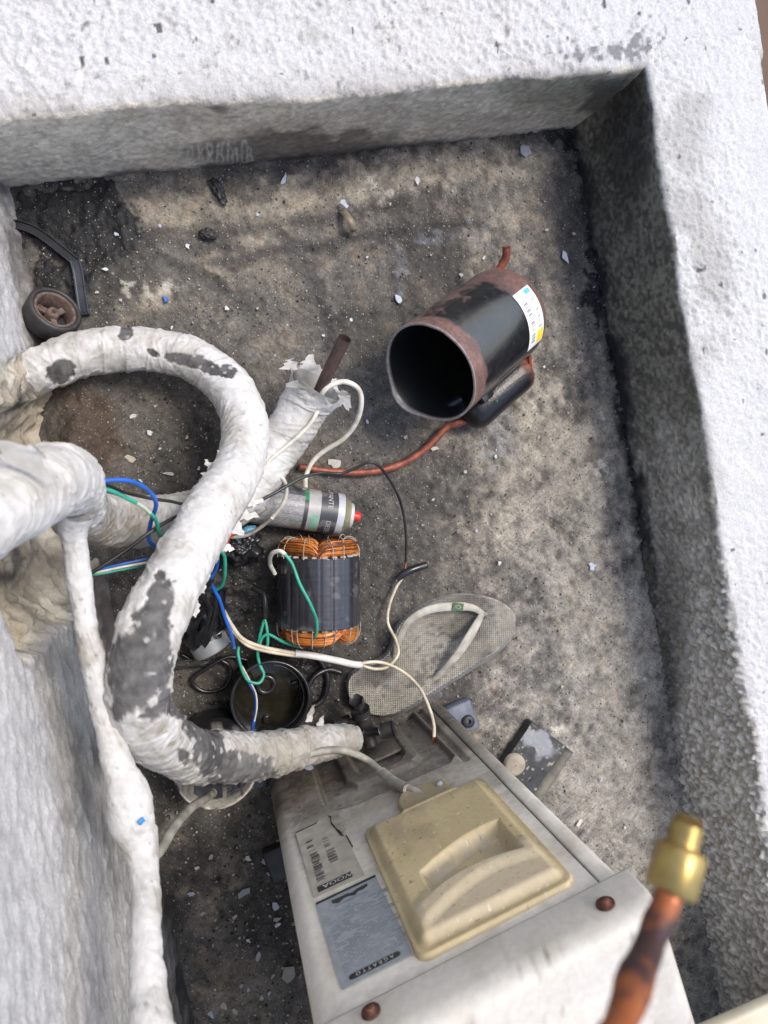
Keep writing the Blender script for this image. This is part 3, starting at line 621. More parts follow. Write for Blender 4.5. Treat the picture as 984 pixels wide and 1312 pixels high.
    def text(name, body, size, x, z, y0, m, par, stretch=1.0):
        cu = bpy.data.curves.new(name, 'FONT'); cu.body = body; cu.size = size; cu.align_x = 'CENTER'; cu.align_y = 'CENTER'; cu.resolution_u = 2
        t = bpy.data.objects.new(name, cu); COL.objects.link(t); dg = bpy.context.evaluated_depsgraph_get(); me = bpy.data.meshes.new_from_object(t.evaluated_get(dg)); bpy.data.objects.remove(t)
        co = np.array([v.co[:] for v in me.vertices]); co = np.stack([x - co[:, 0] * stretch, np.full(len(co), y0), z + co[:, 1] + ZO], -1); me.vertices.foreach_set('co', co.ravel().astype(np.float32)); me.update()
        me.materials.clear(); o = link(name, me, m, par); return o
    text('brand_lettering', 'A G R A T T O', .0058, .0645, .4836, .0022, M['print_white'], l2, .98)
    text('brand_lettering', 'WOOA', .0095, .057, .3402, .0022, M['print_white'], l1, 1.15)
    # service valve on its bracket
    vb = mat('valve_black', (.014, .014, .015), (.04, .038, .036), .38, .2, 90, .4, .7, .2, 200)
    def at(px, py, off): 
        w = PF(px, py, off); return np.array([(w[:2] - AX) @ FX, off, w[2] + ZO])
    vroot = link('service_valve', mkmesh('service_valve', *tube_arrays([at(475, 955, .004), at(471, 940, .022), at(466, 922, .045), at(463, 915, .055)], .011, 10, 14)[:2]), vb, U)
    def vpart(name, pts, r, ns=14):
        pts = [np.array(p) for p in pts]; return tube(name, [(*p, r) for p in pts], r, vb, vroot, 8, ns)
    vpart('valve_collar', [at(463, 916, .053), at(461, 908, .064)], .0145); vpart('valve_neck', [at(461, 910, .06), at(458, 903, .07)], .008); vpart('valve_cap', [at(459, 904, .066), at(456, 897, .078)], .0115, 6)
    vpart('valve_port', [at(468, 938, .03), at(490, 936, .03)], .006); vpart('port_nut', [at(488, 937, .03), at(505, 933, .03)], .0125, 6)
    vpart('valve_port', [at(463, 922, .045), at(440, 928, .045)], .006); vpart('port_nut', [at(449, 924, .045), at(431, 930, .045)], .0115, 6); vpart('valve_pipe', [at(435, 928, .045), at(404, 938, .045)], .0055)
    V, Fc = rounded_box(.05, .005, .050, .002); b = obj('valve_bracket', V, Fc, M['cast'], U, True, np.tile((.10, .088, .07, .6), (len(V), 1))); b.location = (.175, -.008, .03)
    # feet
    for (fx, fy) in [(.312, -.035), (-.016, -.13)]:
        V, Fc = rounded_box(.055, .05, .020, .003); f = obj('foot', V, Fc, mat('foot_grey', (.13, .15, .19), (.08, .09, .12), .5, 0, 40) if fx > .1 else M['black'], U); f.location = (fx, fy, -.012); 
        V, Fc, _, _ = lathe_arrays([(.004, .0), (.010, .0), (.010, .006), (.004, .006)], 16); h = obj('grommet', V, Fc, mat('tan_rubber', (.28, .23, .16), (.14, .11, .08), .7, 0, 60) if fx < .1 else M['black'], f); h.location = (.006 if fx < .1 else .012, -.006, .0195)
    return U
UNIT = build_unit()

# ------------------------------------------------------------------ compressor shell
def build_shell():
    O = P(550, 479, .152); el = math.radians(27); hd = np.array([-.80, -.60]); hd /= np.linalg.norm(hd)
    a = np.array([hd[0] * math.cos(el), hd[1] * math.cos(el), math.sin(el)]); side = np.cross([0, 0, 1], a); side /= np.linalg.norm(side); up = np.cross(a, side)
    rot = quat_axes(side, up, a)             # local z = out of the open end, local y = upward, local x = sideways
    T = thing('compressor_shell', 'black cut-open compressor shell with rusty rim lying on the floor', 'compressor', O, rot)
    R0, Ln = .0725, .196
    prof = [(R0 - .0035, -Ln * k) for k in (1.0, .8, .6, .4, .2, .1, .03, 0)] 
    inner = [(0.001, -Ln - .016), (.03, -Ln - .013), (.055, -Ln - .006)] + prof
    rim = [(R0 - .0028, .0006), (R0 - .0006, .0006)]
    zs = np.r_[0, -.002, -np.linspace(.005, Ln, 80)]
    outer = [(R0 - (.0009 if False else 0), z) for z in zs]
    dome = [(R0 - .002, -Ln - .010), (R0 - .006, -Ln - .018), (R0 - .014, -Ln - .028), (R0 - .03, -Ln - .037), (.02, -Ln - .042), (.001, -Ln - .043)]
    pr = np.array(inner + rim + outer + dome); ns = 120
    V, Fc, th, z = lathe_arrays(pr, ns)
    r = np.hypot(V[:, 0], V[:, 1]); isin = np.repeat(np.arange(len(pr)) < len(inner), ns); isrim = np.repeat((np.arange(len(pr)) >= len(inner) - 1) & (np.arange(len(pr)) < len(inner) + 3), ns)
    q = V * 1.0; m1 = fbm(q * 45, 4, 401); f1 = fbm(q * 160, 3, 402)
    # torn lip by the lower edge of the mouth
    lip = np.exp(-((np.angle(np.exp(1j * (th - math.radians(280)))) / .45)) ** 2) * np.exp(z / .012); V[:, :2] *= (1 + .10 * lip)[:, None]; V[:, 2] += .006 * lip * (z > -.03) + .0012 * m1 * (z > -.001)
    black = np.tile((.009, .009, .011), (len(V), 1)); rust = mixc((.15, .070, .052), (.085, .038, .028), sst(-.5, .7, .6 * f1 + .6 * m1))
    dd = np.angle(np.exp(1j * (th - math.radians(10))))
    band = sst(.004, -.004, -z - .023 - .004 * m1 - .006 * np.cos(th - .9)); 
    sidr = sst(.45, .75, .78 * np.exp(-(np.angle(np.exp(1j * (th - math.radians(165)))) / .55) ** 2) + .35 * m1 + .15 * f1 - .05)
    domr = sst(-.012, .01, -z - Ln + .012 + .02 * m1 + .022 * np.cos(th - 2.3))
    rm = np.clip(np.maximum(np.maximum(band, sidr), domr), 0, 1) * (~isin)
    col = mixc(black, rust, rm); col = mixc(col, (.006, .006, .006), isin * 1.0); col = mixc(col, (.30, .27, .26), isrim * .75)
    dust = sst(.2, .8, f1 + .3 * m1) * .12; col = mixc(col, (.2, .19, .18), dust * (~isin) * .5)
    rough = np.where(isin, .5, .20 + .08 * np.clip(f1, 0, 1) + .6 * rm)
    sh = obj('shell', V, Fc, M['enamel'], T, True, np.c_[col, rough])
    # inner plate with hub hole
    # paper label wrapped near the domed end
    A0, A1 = math.radians(172), math.radians(92); nl, nw = 120, 60
    TH, Z = np.meshgrid(np.linspace(math.radians(104), math.radians(34), nl), np.linspace(-Ln + .002, -Ln + .046, nw), indexing='ij')
    uu = (math.radians(104) - TH) / math.radians(70); vv = (Z + Ln - .002) / .044       # uu along, vv 0 at dome end
    c = np.tile((.74, .73, .70), TH.shape + (1,)).astype(float)
    def rect(u0, u1, v0, v1): return ((uu > u0) & (uu < u1) & (vv > v0) & (vv < v1))
    rn = random.Random(3)
    def setc(msk, cl): c[msk] = cl
    setc(rect(.03, .11, .10, .42), (.10, .42, .62)); setc(rect(.74, .97, .04, .46), (.85, .62, .02))
    for k in range(34):
        u0 = .16 + k * .022
        if rn.random() < .75: setc(rect(u0, u0 + rn.choice([.008, .013]), .58, .82), (.07, .07, .075))
        if rn.random() < .7 and u0 < .70: setc(rect(u0, u0 + .010, .14, .34), (.20, .20, .21))
        if rn.random() < .6 and u0 < .66: setc(rect(u0, u0 + .014, .44, .48), (.25, .25, .26))
    V = np.stack([(R0 + .0006) * np.cos(TH), (R0 + .0006) * np.sin(TH), Z], -1)
    LABV = V
    lb = obj('paper_label', V.reshape(-1, 3), gridfaces(nl, nw), M['fine'], sh, True, np.c_[c.reshape(-1, 3), np.full(nl * nw, .55)])
    # suction accumulator strapped alongside
    W2L = np.array(Matrix.Translation(Vector(O)) @ rot.to_matrix().to_4x4()); INV = np.linalg.inv(W2L)
    p0, p1 = P(596, 536, .036), P(672, 470, .036); p0l, p1l = xf([p0, p1], INV)
    ax = p1l - p0l; L = np.linalg.norm(ax); ax /= L
    prof = [(.001, -.004), (.010, -.003), (.022, .003), (.028, .010), (.0315, .020), (.0315, .055), (.0315, L - .02), (.030, L - .010), (.024, L - .002), (.013, L + .004), (.001, L + .006)]
    V, Fc, th, z = lathe_arrays(prof, 40); q = V; m1 = fbm(q * 50 + 4, 4, 411); f1 = fbm(q * 170, 2, 412)
    rm = np.clip(sst(L - .020, L - .008, z + .008 * m1) + .5 * sst(.012, .004, z - .01 * m1) * sst(.3, .8, np.cos(th - 1) + m1), 0, 1)
    col = mixc(np.tile((.009, .009, .011), (len(V), 1)), mixc((.20, .075, .045), (.08, .03, .02), sst(-.3, .5, f1)), rm)
    qz = Vector((0, 0, 1)).rotation_difference(Vector(ax)); V = xf(V, np.array(qz.to_matrix().to_4x4())) + p0l
    ac = obj('accumulator', V, Fc, M['cast'], T, True, np.c_[col, .30 + .5 * rm])
    V, Fc = rounded_box(.003, .005, .001, .0003, 1); gm = obj('green_paint_dab', V, Fc, mat('green_dab', (.02, .55, .16), None, .4), ac); gm.location = Vector(xf([P(636, 514, .070)], INV)[0])
    loc = lambda *p: xf([P(*p)], INV)[0]
    rc = mat('red_copper', (.36, .115, .065), (.16, .05, .035), .5, .35, 80, .35, .65, .2, 200)
    tube('inlet_pipe', [loc(666, 474, .045), loc(674, 464, .05), loc(680, 462, .055)], .010, rc, ac, 8, 14)
    tube('outlet_pipe', [loc(606, 536, .035), loc(585, 543, .03), loc(572, 548, .024), loc(545, 575, .016), loc(510, 596, .012), loc(470, 605, .011), loc(425, 604, .011), loc(383, 598, .011)], .0056, rc, T, 60, 14)
    tube('discharge_pipe', [loc(640, 345, .075), loc(648, 330, .085), loc(649, 316, .092)], .006, rc, T, 10, 14)
    tube('bent_stub', [loc(592, 512, .10), loc(580, 520, .095), loc(566, 533, .09)], .0085, M['gloss_black'], T, 10, 14, cap=False)
    V, Fc = rounded_box(.02, .008, .035, .002); b = obj('strap', V, Fc, M['gloss_black'], T); b.location = Vector(loc(630, 497, .06)); 
    return T
SHELL = build_shell()

# ------------------------------------------------------------------ stator of the motor
def build_stator():
    r0, ln = .0600, .100
    c0, c1 = P(409, 805, .065), P(409, 705, .066); C0 = (c0 + c1) / 2; C0[2] = r0 + .001
    ax = c1 - c0; ax[2] = 0; ax /= np.linalg.norm(ax); side = np.cross(ax, [0, 0, 1])
    T = thing('motor_stator', 'dark laminated motor stator with orange copper windings lying on its side', 'stator', (C0[0], C0[1], C0[2]), quat_axes(side, ax, (0, 0, 1)))
    # local y = along the axis (image up), x = image right, z up
    ns = 180; th = np.linspace(0, 2 * np.pi, ns, endpoint=False); ys = np.linspace(-ln / 2, ln / 2, 70)
    flat = np.zeros(ns)
    for k in range(6):
        d = np.abs(np.angle(np.exp(1j * (th - k * math.pi / 3 - .35)))); flat = np.maximum(flat, np.exp(-(d / .035) ** 2))
    TH, Y = np.meshgrid(th, ys); RR = r0 - .0022 * np.tile(flat, (len(ys), 1)) + .00006 * vn(np.stack([0 * Y, Y * 900, 0 * Y], -1), 6)
    for k in range(12): RR = RR - .0010 * np.exp(-(np.abs(np.angle(np.exp(1j * (TH - k * math.pi / 6 - .1)))) / .010) ** 2)
    outer = np.stack([RR * np.cos(TH), Y, RR * np.sin(TH)], -1)
    lay = vn(np.stack([0 * Y, Y * 420, 0 * Y], -1), 66); q = np.stack([TH * 3, Y * 60, 0 * Y], -1); m = fbm(q, 3, 67)
    col = mixc((.013, .013, .017), (.020, .020, .025), sst(-.5, .5, lay)); col = mixc(col, (.03, .03, .03), np.tile(flat, (len(ys), 1)) * .6); col = mixc(col, (.16, .15, .15), sst(.4, .8, m) * .4)
    ringo = lambda r, y: np.stack([r * np.cos(th), np.full(ns, y), r * np.sin(th)], -1)
    V = np.vstack([ringo(.034, -ln / 2), outer.reshape(-1, 3), ringo(.034, ln / 2), ringo(.034, -ln / 2)]); cc = np.vstack([np.tile((.05, .05, .05), (ns, 1)), col.reshape(-1, 3), np.tile((.05, .05, .05), (2 * ns, 1))])
    obj('lamination_core', V, gridfaces(len(ys) + 3, ns, True), M['enamel'], T, True, np.c_[cc, np.full(len(cc), .26)])
    wm = mat('enamelled_copper', (.58, .20, .035), (.32, .095, .02), .34, .25, 90, .35, .65)
    dk = mat('dark_enamelled_copper', (.16, .05, .02), (.07, .025, .012), .35, .3, 90, .35, .65)
    cord = mat('lacing_cord', (.40, .36, .29), (.25, .22, .17), .8, 0, 100)
    rn = random.Random(12)
    for sgn in (1, -1):
        for k in range(4):
            a0 = k * math.pi / 2 + (.95 if sgn > 0 else .35); V = []; Fc = []; V2 = []; F2 = []
            for w in range(84):
                tt = rn.random(); rr = .036 + .021 * rn.random(); hgt = .007 + .017 * tt * (1 - ((rr - .046) / .016) ** 2 * .4); spn = .82 + .12 * rn.random(); j0 = rn.uniform(-.06, .06)
                pts = []
                for u in np.linspace(-1, 1, 9):
                    aa = a0 + j0 + u * spn; yy = hgt * (1 - abs(u) ** 5) + rn.uniform(-.0006, .0006); r2 = rr + .003 * (1 - u * u) * (tt - .5)
                    pts.append((r2 * math.cos(aa), sgn * (ln / 2 + yy - .001), r2 * math.sin(aa)))
                a, b = tube_arrays(pts, .0013, 20, 6)[:2]
                Vx, Fx = (V, Fc) if rn.random() < .80 else (V2, F2)
                Fx.append(b + sum(len(t) for t in Vx)); Vx.append(a)
            # solid heart of the bundle so the strands do not float
            pts = [((.046) * math.cos(a0 + u * .80), sgn * (ln / 2 + .011 * (1 - abs(u) ** 5) - .002), .046 * math.sin(a0 + u * .80)) for u in np.linspace(-1, 1, 9)]
            a, b = tube_arrays(pts, .0090, 24, 12)[:2]; V.append(a); Fc.append(b + sum(len(t) for t in V[:-1]))
            w = obj('winding', np.vstack(V), np.vstack(Fc), wm, T); obj('dark_strands', np.vstack(V2), np.vstack(F2), dk, w)
            for u in ((-.62, -.3, 0.02, .33, .6) if sgn < 0 else (-.5, .05, .5)):
                aa = a0 + u * .85 + rn.uniform(-.05, .05); sk = rn.uniform(-.12, .12); pts = []
                for t in np.linspace(-.2, math.pi + .2, 9):
                    rr = .0465 + .0145 * math.cos(t); pts.append((rr * math.cos(aa + sk * math.cos(t)), sgn * (ln / 2 + .003 + .0245 * math.sin(t) * (1 - abs(u) ** 3 * .6)), rr * math.sin(aa + sk * math.cos(t))))
                tube('lacing_cord', pts, .0007, cord, w, 16, 5)
    lm = mat('slot_liner', (.45, .43, .38), (.30, .28, .24), .7)
    for sgn in (1, -1):
        for k in range(24):
            a = k * math.pi / 12; V, Fc = rounded_box(.008, .005, .007, .001, 1); o = obj('slot_liner', V, Fc, lm, T, False) if k == 0 else link('slot_liner', me, lm, T)
            me = o.data; o.location = (.0535 * math.cos(a), sgn * ln / 2, .0535 * math.sin(a) - .002)
    return T
STATOR = build_stator()

# ------------------------------------------------------------------ spray can
def build_can():
    e = P(437, 659, .031); b = P(300, 640, .031); ax = e - b; ax[2] = 0; ax /= np.linalg.norm(ax); r0 = .0310; L = .172
    up = np.array([0, 0, 1.]); side = np.cross(up, ax)
    T = thing('spray_can', 'grey printed spray can with red nozzle lying under the wrapped pipe', 'spray can', (e[0], e[1], r0 + .001), quat_axes(side, up, ax))
    # local z = towards the nozzle (0 = shoulder), y = up, x = sideways
    nl, ns = 300, 260; zs = np.linspace(-L, 0, nl); th = np.linspace(0, 2 * np.pi, ns, endpoint=False); TH, Z = np.meshgrid(th, zs)
    V = np.stack([r0 * np.cos(TH), r0 * np.sin(TH), Z], -1); q = np.stack([TH * r0, Z, 0 * Z], -1); m = fbm(q * 60, 3, 501)
    c = np.tile((.33, .335, .335), TH.shape + (1,)).astype(float)
    arc = TH * r0
    dark = (Z > -.036) & (Z < -.010); c[dark] = (.060, .062, .075); c[Z >= -.010] = (.50, .52, .56)
    band2 = (Z > -.054) & (Z <= -.036); c[band2] = (.38, .38, .37)
    g = band2 & (np.abs(np.sin(TH - .9)) > .75) & (np.abs(Z + .043) < .006); c[g] = (.22, .42, .32)
    gap = (Z > -.060) & (Z <= -.054); c[gap] = (.05, .055, .06); c[gap & (np.sin(TH * 2 + .4) > .55)] = (.03, .22, .10)
    # tiny printed lines of instructions
    body = Z <= -.060; ln = (np.sin(arc * 2 * math.pi / .0021) > .1) & (vn(np.stack([np.floor(arc / .0021) * 3.7, Z * 420, 0 * Z], -1), 9) > -.35); ctr = (np.cos(TH) < .62)
    c[body & ln & ctr] = (.17, .17, .175); pan = body & ~ctr & (Z > -.11); c[pan] = (.10, .105, .12); c[pan & (vn(np.stack([np.floor(arc / .0045) * 5.1, Z * 160, 0 * Z], -1), 19) > .1) & (np.sin(arc * 2 * math.pi / .0045) > 0)] = (.30, .30, .32)
    c = c * (1 + .18 * m)[..., None]; c = mixc(c, (.30, .28, .25), sst(.2, .7, m) * .35)
    bd = obj('body', V.reshape(-1, 3), gridfaces(nl, ns, True)[:, ::-1], M['fine'], T, True, np.c_[c.reshape(-1, 3), np.full(nl * ns, .36)])
    sm = mat('shoulder_metal', (.40, .40, .26), (.26, .25, .15), .35, .5, 60)
    V, Fc, _, _ = lathe_arrays([(r0, -.002), (r0 - .0005, .0005), (r0 - .003, .002), (r0 - .006, .006), (r0 - .010, .010), (.018, .0125), (.018, .0105)], 60); obj('shoulder', V, Fc, sm, T)
    V, Fc, _, _ = lathe_arrays([(.001, -L + .003), (r0 - .004, -L + .003), (r0 - .002, -L - .002), (r0 + .0006, -L), (r0 + .0004, -L + .003)], 60); obj('base_rim', V, Fc, M['steel'], T)
    V, Fc, _, _ = lathe_arrays([(.0185, .0100), (.0195, .0135), (.0185, .0165), (.015, .0165), (.012, .0145), (.001, .0145)], 48); obj('valve_cup', V, Fc, M['print_white'], T)
    V, Fc, _, _ = lathe_arrays([(.0075, .0140), (.0075, .0200), (.0072, .0250), (.0066, .0290), (.0050, .0295), (.001, .0285)], 36); obj('nozzle', V, Fc, mat('red_cap', (.62, .035, .03), (.50, .03, .025), .38), T)
    for k in (0, 1):
        cu = bpy.data.curves.new('word', 'FONT'); cu.body = 'DESENGRIPANTE'; cu.size = .0105; cu.align_y = 'CENTER'; cu.resolution_u = 2; t = bpy.data.objects.new('word', cu); COL.objects.link(t)
        dg = bpy.context.evaluated_depsgraph_get(); me = bpy.data.meshes.new_from_object(t.evaluated_get(dg)); bpy.data.objects.remove(t)
        co = np.array([v.co[:] for v in me.vertices]); Wd = co[:, 0].max()
        # runs round the body: seen with the nozzle up it reads from left to right
        ang = math.radians(78) + k * math.pi - (co[:, 0] - Wd) / r0 * -1.0; rr = r0 + .0004
        V = np.stack([rr * np.cos(ang), rr * np.sin(ang), -.0225 + co[:, 1]], -1); me.vertices.foreach_set('co', V.ravel().astype(np.float32)); me.update(); me.materials.clear(); link('lettering', me, M['print_white'], bd)
build_can()

# ------------------------------------------------------------------ flip-flop
def woven():
    m = mat('woven_sole', 'vcol', scale=160, lo=.8, hi=1.15); N = m.node_tree.nodes; L = m.node_tree.links; tc = [n for n in N if n.type == 'TEX_COORD'][0]; hs = []
    for ax in ('X', 'Y'):
        w = N.new('ShaderNodeTexWave'); w.bands_direction = ax; w.inputs['Scale'].default_value = 95; w.inputs['Distortion'].default_value = 1.2; L.new(tc.outputs['Object'], w.inputs['Vector']); hs.append(w.outputs['Fac'])
    k = N.new('ShaderNodeMath'); k.operation = 'MULTIPLY'; L.new(hs[0], k.inputs[0]); L.new(hs[1], k.inputs[1]); b = N.new('ShaderNodeBump'); b.inputs['Strength'].default_value = 1; b.inputs['Distance'].default_value = .0015; L.new(k.outputs[0], b.inputs['Height']); L.new(b.outputs['Normal'], N['Principled BSDF'].inputs['Normal']); return m
def build_flip():
    top = [(446, 882), (450, 868), (468, 855), (490, 846), (503, 830), (510, 806), (530, 786), (560, 770), (590, 763), (625, 765), (648, 775), (659, 790), (654, 810), (634, 833), (600, 855), (565, 877), (540, 893), (515, 908), (490, 916), (465, 911), (450, 898)]
    n = len(top); zt = [.020 + .000 * k for k in range(n)]
    ctr = np.array([P(x, y, .02) for x, y in top]).mean(0)
    T = thing('flip_flop', 'grimy grey flip-flop lying against the outdoor unit', 'sandal', (ctr[0], ctr[1], .0))
    pts = np.array([P(x, y, .022) for x, y in top] + [P(*top[0], .022)]); O, _ = smooth_path(pts, 121); O = O[:-1]; n = 120; O = O - np.array([ctr[0], ctr[1], 0])
    shift = (P(560, 900, .0) - P(548, 884, .0)); dirn = np.array([.55, -.83, 0])
    mv = np.clip((O - O.mean(0)) @ dirn / .05, -0.2, 1)
    ringsV = []; K = 34
    O2 = O.copy()
    ringsV.append(O2 * np.array([1, 1, 0]) + np.outer(np.clip(mv, 0, 1), dirn * .013) + [0, 0, .003]); ringsV.append(O2 * np.array([1, 1, 0]) + np.outer(np.clip(mv, 0, 1), dirn * .011) + [0, 0, .008]); ringsV.append(O2 - [0, 0, .003])
    cen = np.array([0, 0, .022])
    axis = np.array([.89, .45, 0]); 
    for k in range(K):
        t = 1 - k / K; spine = axis * np.clip(O @ axis, -.085, .085)[:, None] * (1 - t)
        ringsV.append(np.c_[(O * t + spine)[:, :2], O[:, 2]])
    ringsV.append(np.c_[(axis * np.clip(O @ axis, -.085, .085)[:, None])[:, :2], O[:, 2]])
    V = np.vstack(ringsV); q = np.c_[V[:, :2], 0 * V[:, 0]]; m = fbm(q * 28, 4, 601); f = fbm(q * 150, 3, 602); big = fbm(q * 12, 3, 604)
    along = q @ axis; acr = q @ np.array([-.45, .89, 0])
    istop = np.arange(len(V)) >= 3 * n
    dent = -.0035 * np.exp(-((along - .01) / .05) ** 2 - (acr / .03) ** 2) - .002 * np.exp(-((along + .08) / .03) ** 2 - (acr / .022) ** 2)
    weave = .00012 * (np.sin(along * 2 * math.pi / .0032) * np.sin(acr * 2 * math.pi / .0032))
    V[:, 2] += istop * (dent + .0008 * m + weave)
    V[:, 2] += np.clip((V[:, :2] @ dirn[:2]) / .05, -.4, 1.2) * .006 * np.r_[np.zeros(n), np.ones(len(V) - n)]
    c = mixc((.25, .235, .19), (.33, .31, .26), sst(-.4, .5, m)); c = mixc(c, (.095, .088, .075), sst(-.15, .6, big + .5 * m - .25) * .8); c = mixc(c, (.05, .046, .042), sst(.25, .8, f * .6 + m * .6 + .5 * np.exp(-((acr + .026) / .012) ** 2 - ((along + .04) / .06) ** 2)) * .7)
    c = c * (1 + .10 * np.sin(along * 2 * math.pi / .0032) * np.sin(acr * 2 * math.pi / .0032) + .15 * f)[:, None]
    c = np.where(istop[:, None], c, mixc((.34, .345, .34), (.24, .24, .23), sst(-.3, .5, m))); edge = (np.arange(len(V)) >= 2 * n) & (np.arange(len(V)) < 5 * n); c[edge] = mixc(c[edge], (.45, .44, .41), .5 * sst(-.2, .4, m[edge]) + .0)
    Fc = gridfaces(len(ringsV), n, True); Fl = [tuple(t) for t in Fc] + [tuple(range(n - 1, -1, -1))]
    obj('sole', V, Fl, woven(), T, True, np.c_[np.clip(c, .02, .8), np.full(len(V), .8)])
    sm = mat('strap_rubber', (.42, .405, .345), (.27, .255, .21), .6, 0, 60, .35, .65, .2, 200)
    off = np.array([ctr[0], ctr[1], 0])
    def strap(name, pts, w):
        C, s = smooth_path([np.r_[P(x, y, z) - off, ww] for (x, y, z, ww) in pts], 40); ww = C[:, 3]; C = C[:, :3]; Tn = np.gradient(C, axis=0); Tn /= np.linalg.norm(Tn, axis=1)[:, None]
        B = np.cross(Tn, [0, 0, 1.]); B /= np.linalg.norm(B, axis=1)[:, None]; Nn = np.cross(B, Tn); V = []; prof = [(-1, -.001), (-1, .001), (-.8, .0022), (0, .0030), (.8, .0022), (1, .001), (1, -.001), (0, -.0014)]
        for (a, b) in prof: V.append(C + B * (a * ww / 2)[:, None] + Nn * b)
        V = np.stack(V, 1).reshape(-1, 3); return obj(name, V, gridfaces(len(C), len(prof), True)[:, ::-1], sm, T)
    s1 = strap('strap', [(618, 786, .028, .009), (606, 779, .036, .011), (585, 777, .044, .0135), (550, 781, .050, .013), (523, 797, .048, .011), (510, 822, .034, .010), (506, 842, .020, .009)], .012)
    s2 = strap('strap', [(618, 786, .028, .009), (612, 797, .036, .012), (600, 818, .046, .015), (583, 842, .044, .012), (566, 860, .034, .009), (553, 872, .022, .008)], .012)
    tube('toe_post', [P(616, 785, .018) - off, P(620, 787, .026) - off, P(625, 789, .030) - off], .0042, sm, T, 8, 12)
    # small green tag with a yellow lozenge and blue disc on the strap
    cx = P(587, 777.5, .0505) - off; ux = P(594, 778.5, .0505) - P(580, 776.5, .0505); ux /= np.linalg.norm(ux); uy = np.cross([0, 0, 1], ux)
    def fl(name, poly, dz, m, par): V, Fc = prism(poly, dz, dz + .0005); return obj(name, cx + V[:, :1] * ux + V[:, 1:2] * uy + V[:, 2:] * np.array([0, 0, 1]), Fc, m, par, False)
    tg = fl('strap_tag', [(-.0085, -.006), (.0085, -.006), (.0085, .006), (-.0085, .006)], 0, mat('tag_green', (.02, .13, .06), (.03, .10, .05), .6), s1)
    fl('lozenge', [(-.006, 0), (0, -.004), (.006, 0), (0, .004)], .0006, mat('tag_yellow', (.38, .34, .06), (.25, .22, .05), .6), tg); fl('disc', [(.002 * math.cos(a), .002 * math.sin(a)) for a in np.linspace(0, 6.0, 12)], .0012, mat('tag_blue', (.03, .07, .20), None, .6), tg)
build_flip()
# ------------------------------------------------------------------ wrapped refrigerant pipes
def wrap_disp(pitch, amp, seed, crease=.0016, patches=None, hand=1):
    def f(TH, S, base):
        q = np.stack([base[..., 0], base[..., 1], base[..., 2]], -1); r0 = np.linalg.norm(base - base.mean(1, keepdims=True), axis=-1)
        ph = (S / pitch + hand * TH / (2 * math.pi) + .25 * vn(np.stack([S * 9, 0 * S, 0 * S], -1), seed)); fr = ph - np.floor(ph)
        saw = (1 - fr) ** 1.5 * amp * (.6 + .6 * vn(q * 20, seed + 3)) * (1 + .8 * sst(-.22, -.34, q[..., 1]))
        sl = r0 * (.55 * np.cos(TH - 1.0 - 9 * S) + .25 * np.sin(2 * TH + 13 * S)) * hand
        s2 = r0 * (-.6 * np.cos(TH + .8 + 7 * S))
        c1 = 1 - np.abs(fbm(np.stack([np.cos(TH) * 1.1, np.sin(TH) * 1.1, (S + sl) * 75], -1), 3, seed + 5)); c2 = 1 - np.abs(fbm(np.stack([np.cos(TH) * 1.4, np.sin(TH) * 1.4, (S + s2) * 110], -1), 2, seed + 6))
        dens = sst(-.35, .45, vn(q * 13, seed + 8))
        dsp = saw + crease * (.75 * c1 ** 3 * dens + .5 * c2 ** 4 * (1 - dens) + .35 * fbm(q * 60, 2, seed)) + .0018 * vn(q * 17, seed + 9) * (r0 / .03)
        if patches is not None: dsp = dsp - .0018 * patches(q)
        return dsp
    return f
def patch_fn(blobs, seed):
    """ragged mask of bare foam: blobs as x, y, rx, ry, rot in picture coordinates of the modelled surface"""
    def g(q):
        px, py = proj(q); n = fbm(q * 55, 4, seed) + .5 * fbm(q * 160, 2, seed + 3); m = 0
        for (x, y, rx, ry, r) in blobs:
            c, s = math.cos(r), math.sin(r); dx, dy = px - x, py - y
            m = np.maximum(m, 1.25 - np.hypot((dx * c + dy * s) / rx, (-dx * s + dy * c) / ry) + .32 * n)
        return sst(.12, .34, m) if len(blobs) else 0 * px
    return g
def wrap_cols(pitch, seed, dirt=.3, patches=None, hand=1, foam=(.095, .093, .091), dirty_fn=None, tint_fn=None):
    def f(V, th, s):
        ph = (s / pitch + hand * th / (2 * math.pi)); fr = ph - np.floor(ph)
        m = fbm(V * 26, 4, seed + 20); f1 = fbm(V * 140, 3, seed + 21); st = fbm(np.stack([np.cos(th) * 3 + s * 20, np.sin(th) * 3, s / pitch * 3 + th * 3 * hand], -1), 3, seed + 22)
        c = mixc((.55, .542, .525), (.46, .448, .42), sst(-.3, .6, m))
        if tint_fn is not None: c = mixc(c, mixc((.30, .28, .245), (.20, .185, .16), sst(-.3, .5, st)), np.clip(tint_fn(V) * (1 + .5 * m), 0, .95))
        dd = dirt if dirty_fn is None else dirt + dirty_fn(V)
        c = mixc(c, (.30, .275, .225), np.clip(sst(.0, .9, .7 * m + .5 * st + .3 * f1) * dd * 1.6, 0, .9))
        c = mixc(c, (.20, .185, .155), np.exp(-(np.minimum(fr, 1 - fr) / .035) ** 2) * np.clip(.05 + dd * .8, 0, .7) * sst(-.2, .5, m))
        c = mixc(c, (.12, .11, .10), sst(.80, .92, vn(V * 240, seed + 30)) * .6)
        rough = np.full(len(V), .62)
        if patches is not None:
            p = patches(V); fc = np.array(foam) * (1 + .4 * f1 + .3 * m)[:, None]; fc = mixc(fc, (.40, .39, .37), sst(.62, .8, vn(V * 130, seed + 33)) * .8); c = c * (1 - p[:, None]) + fc * p[:, None]; rough = rough + .25 * p
        return np.c_[np.clip(c, .02, .8), rough]
    return f
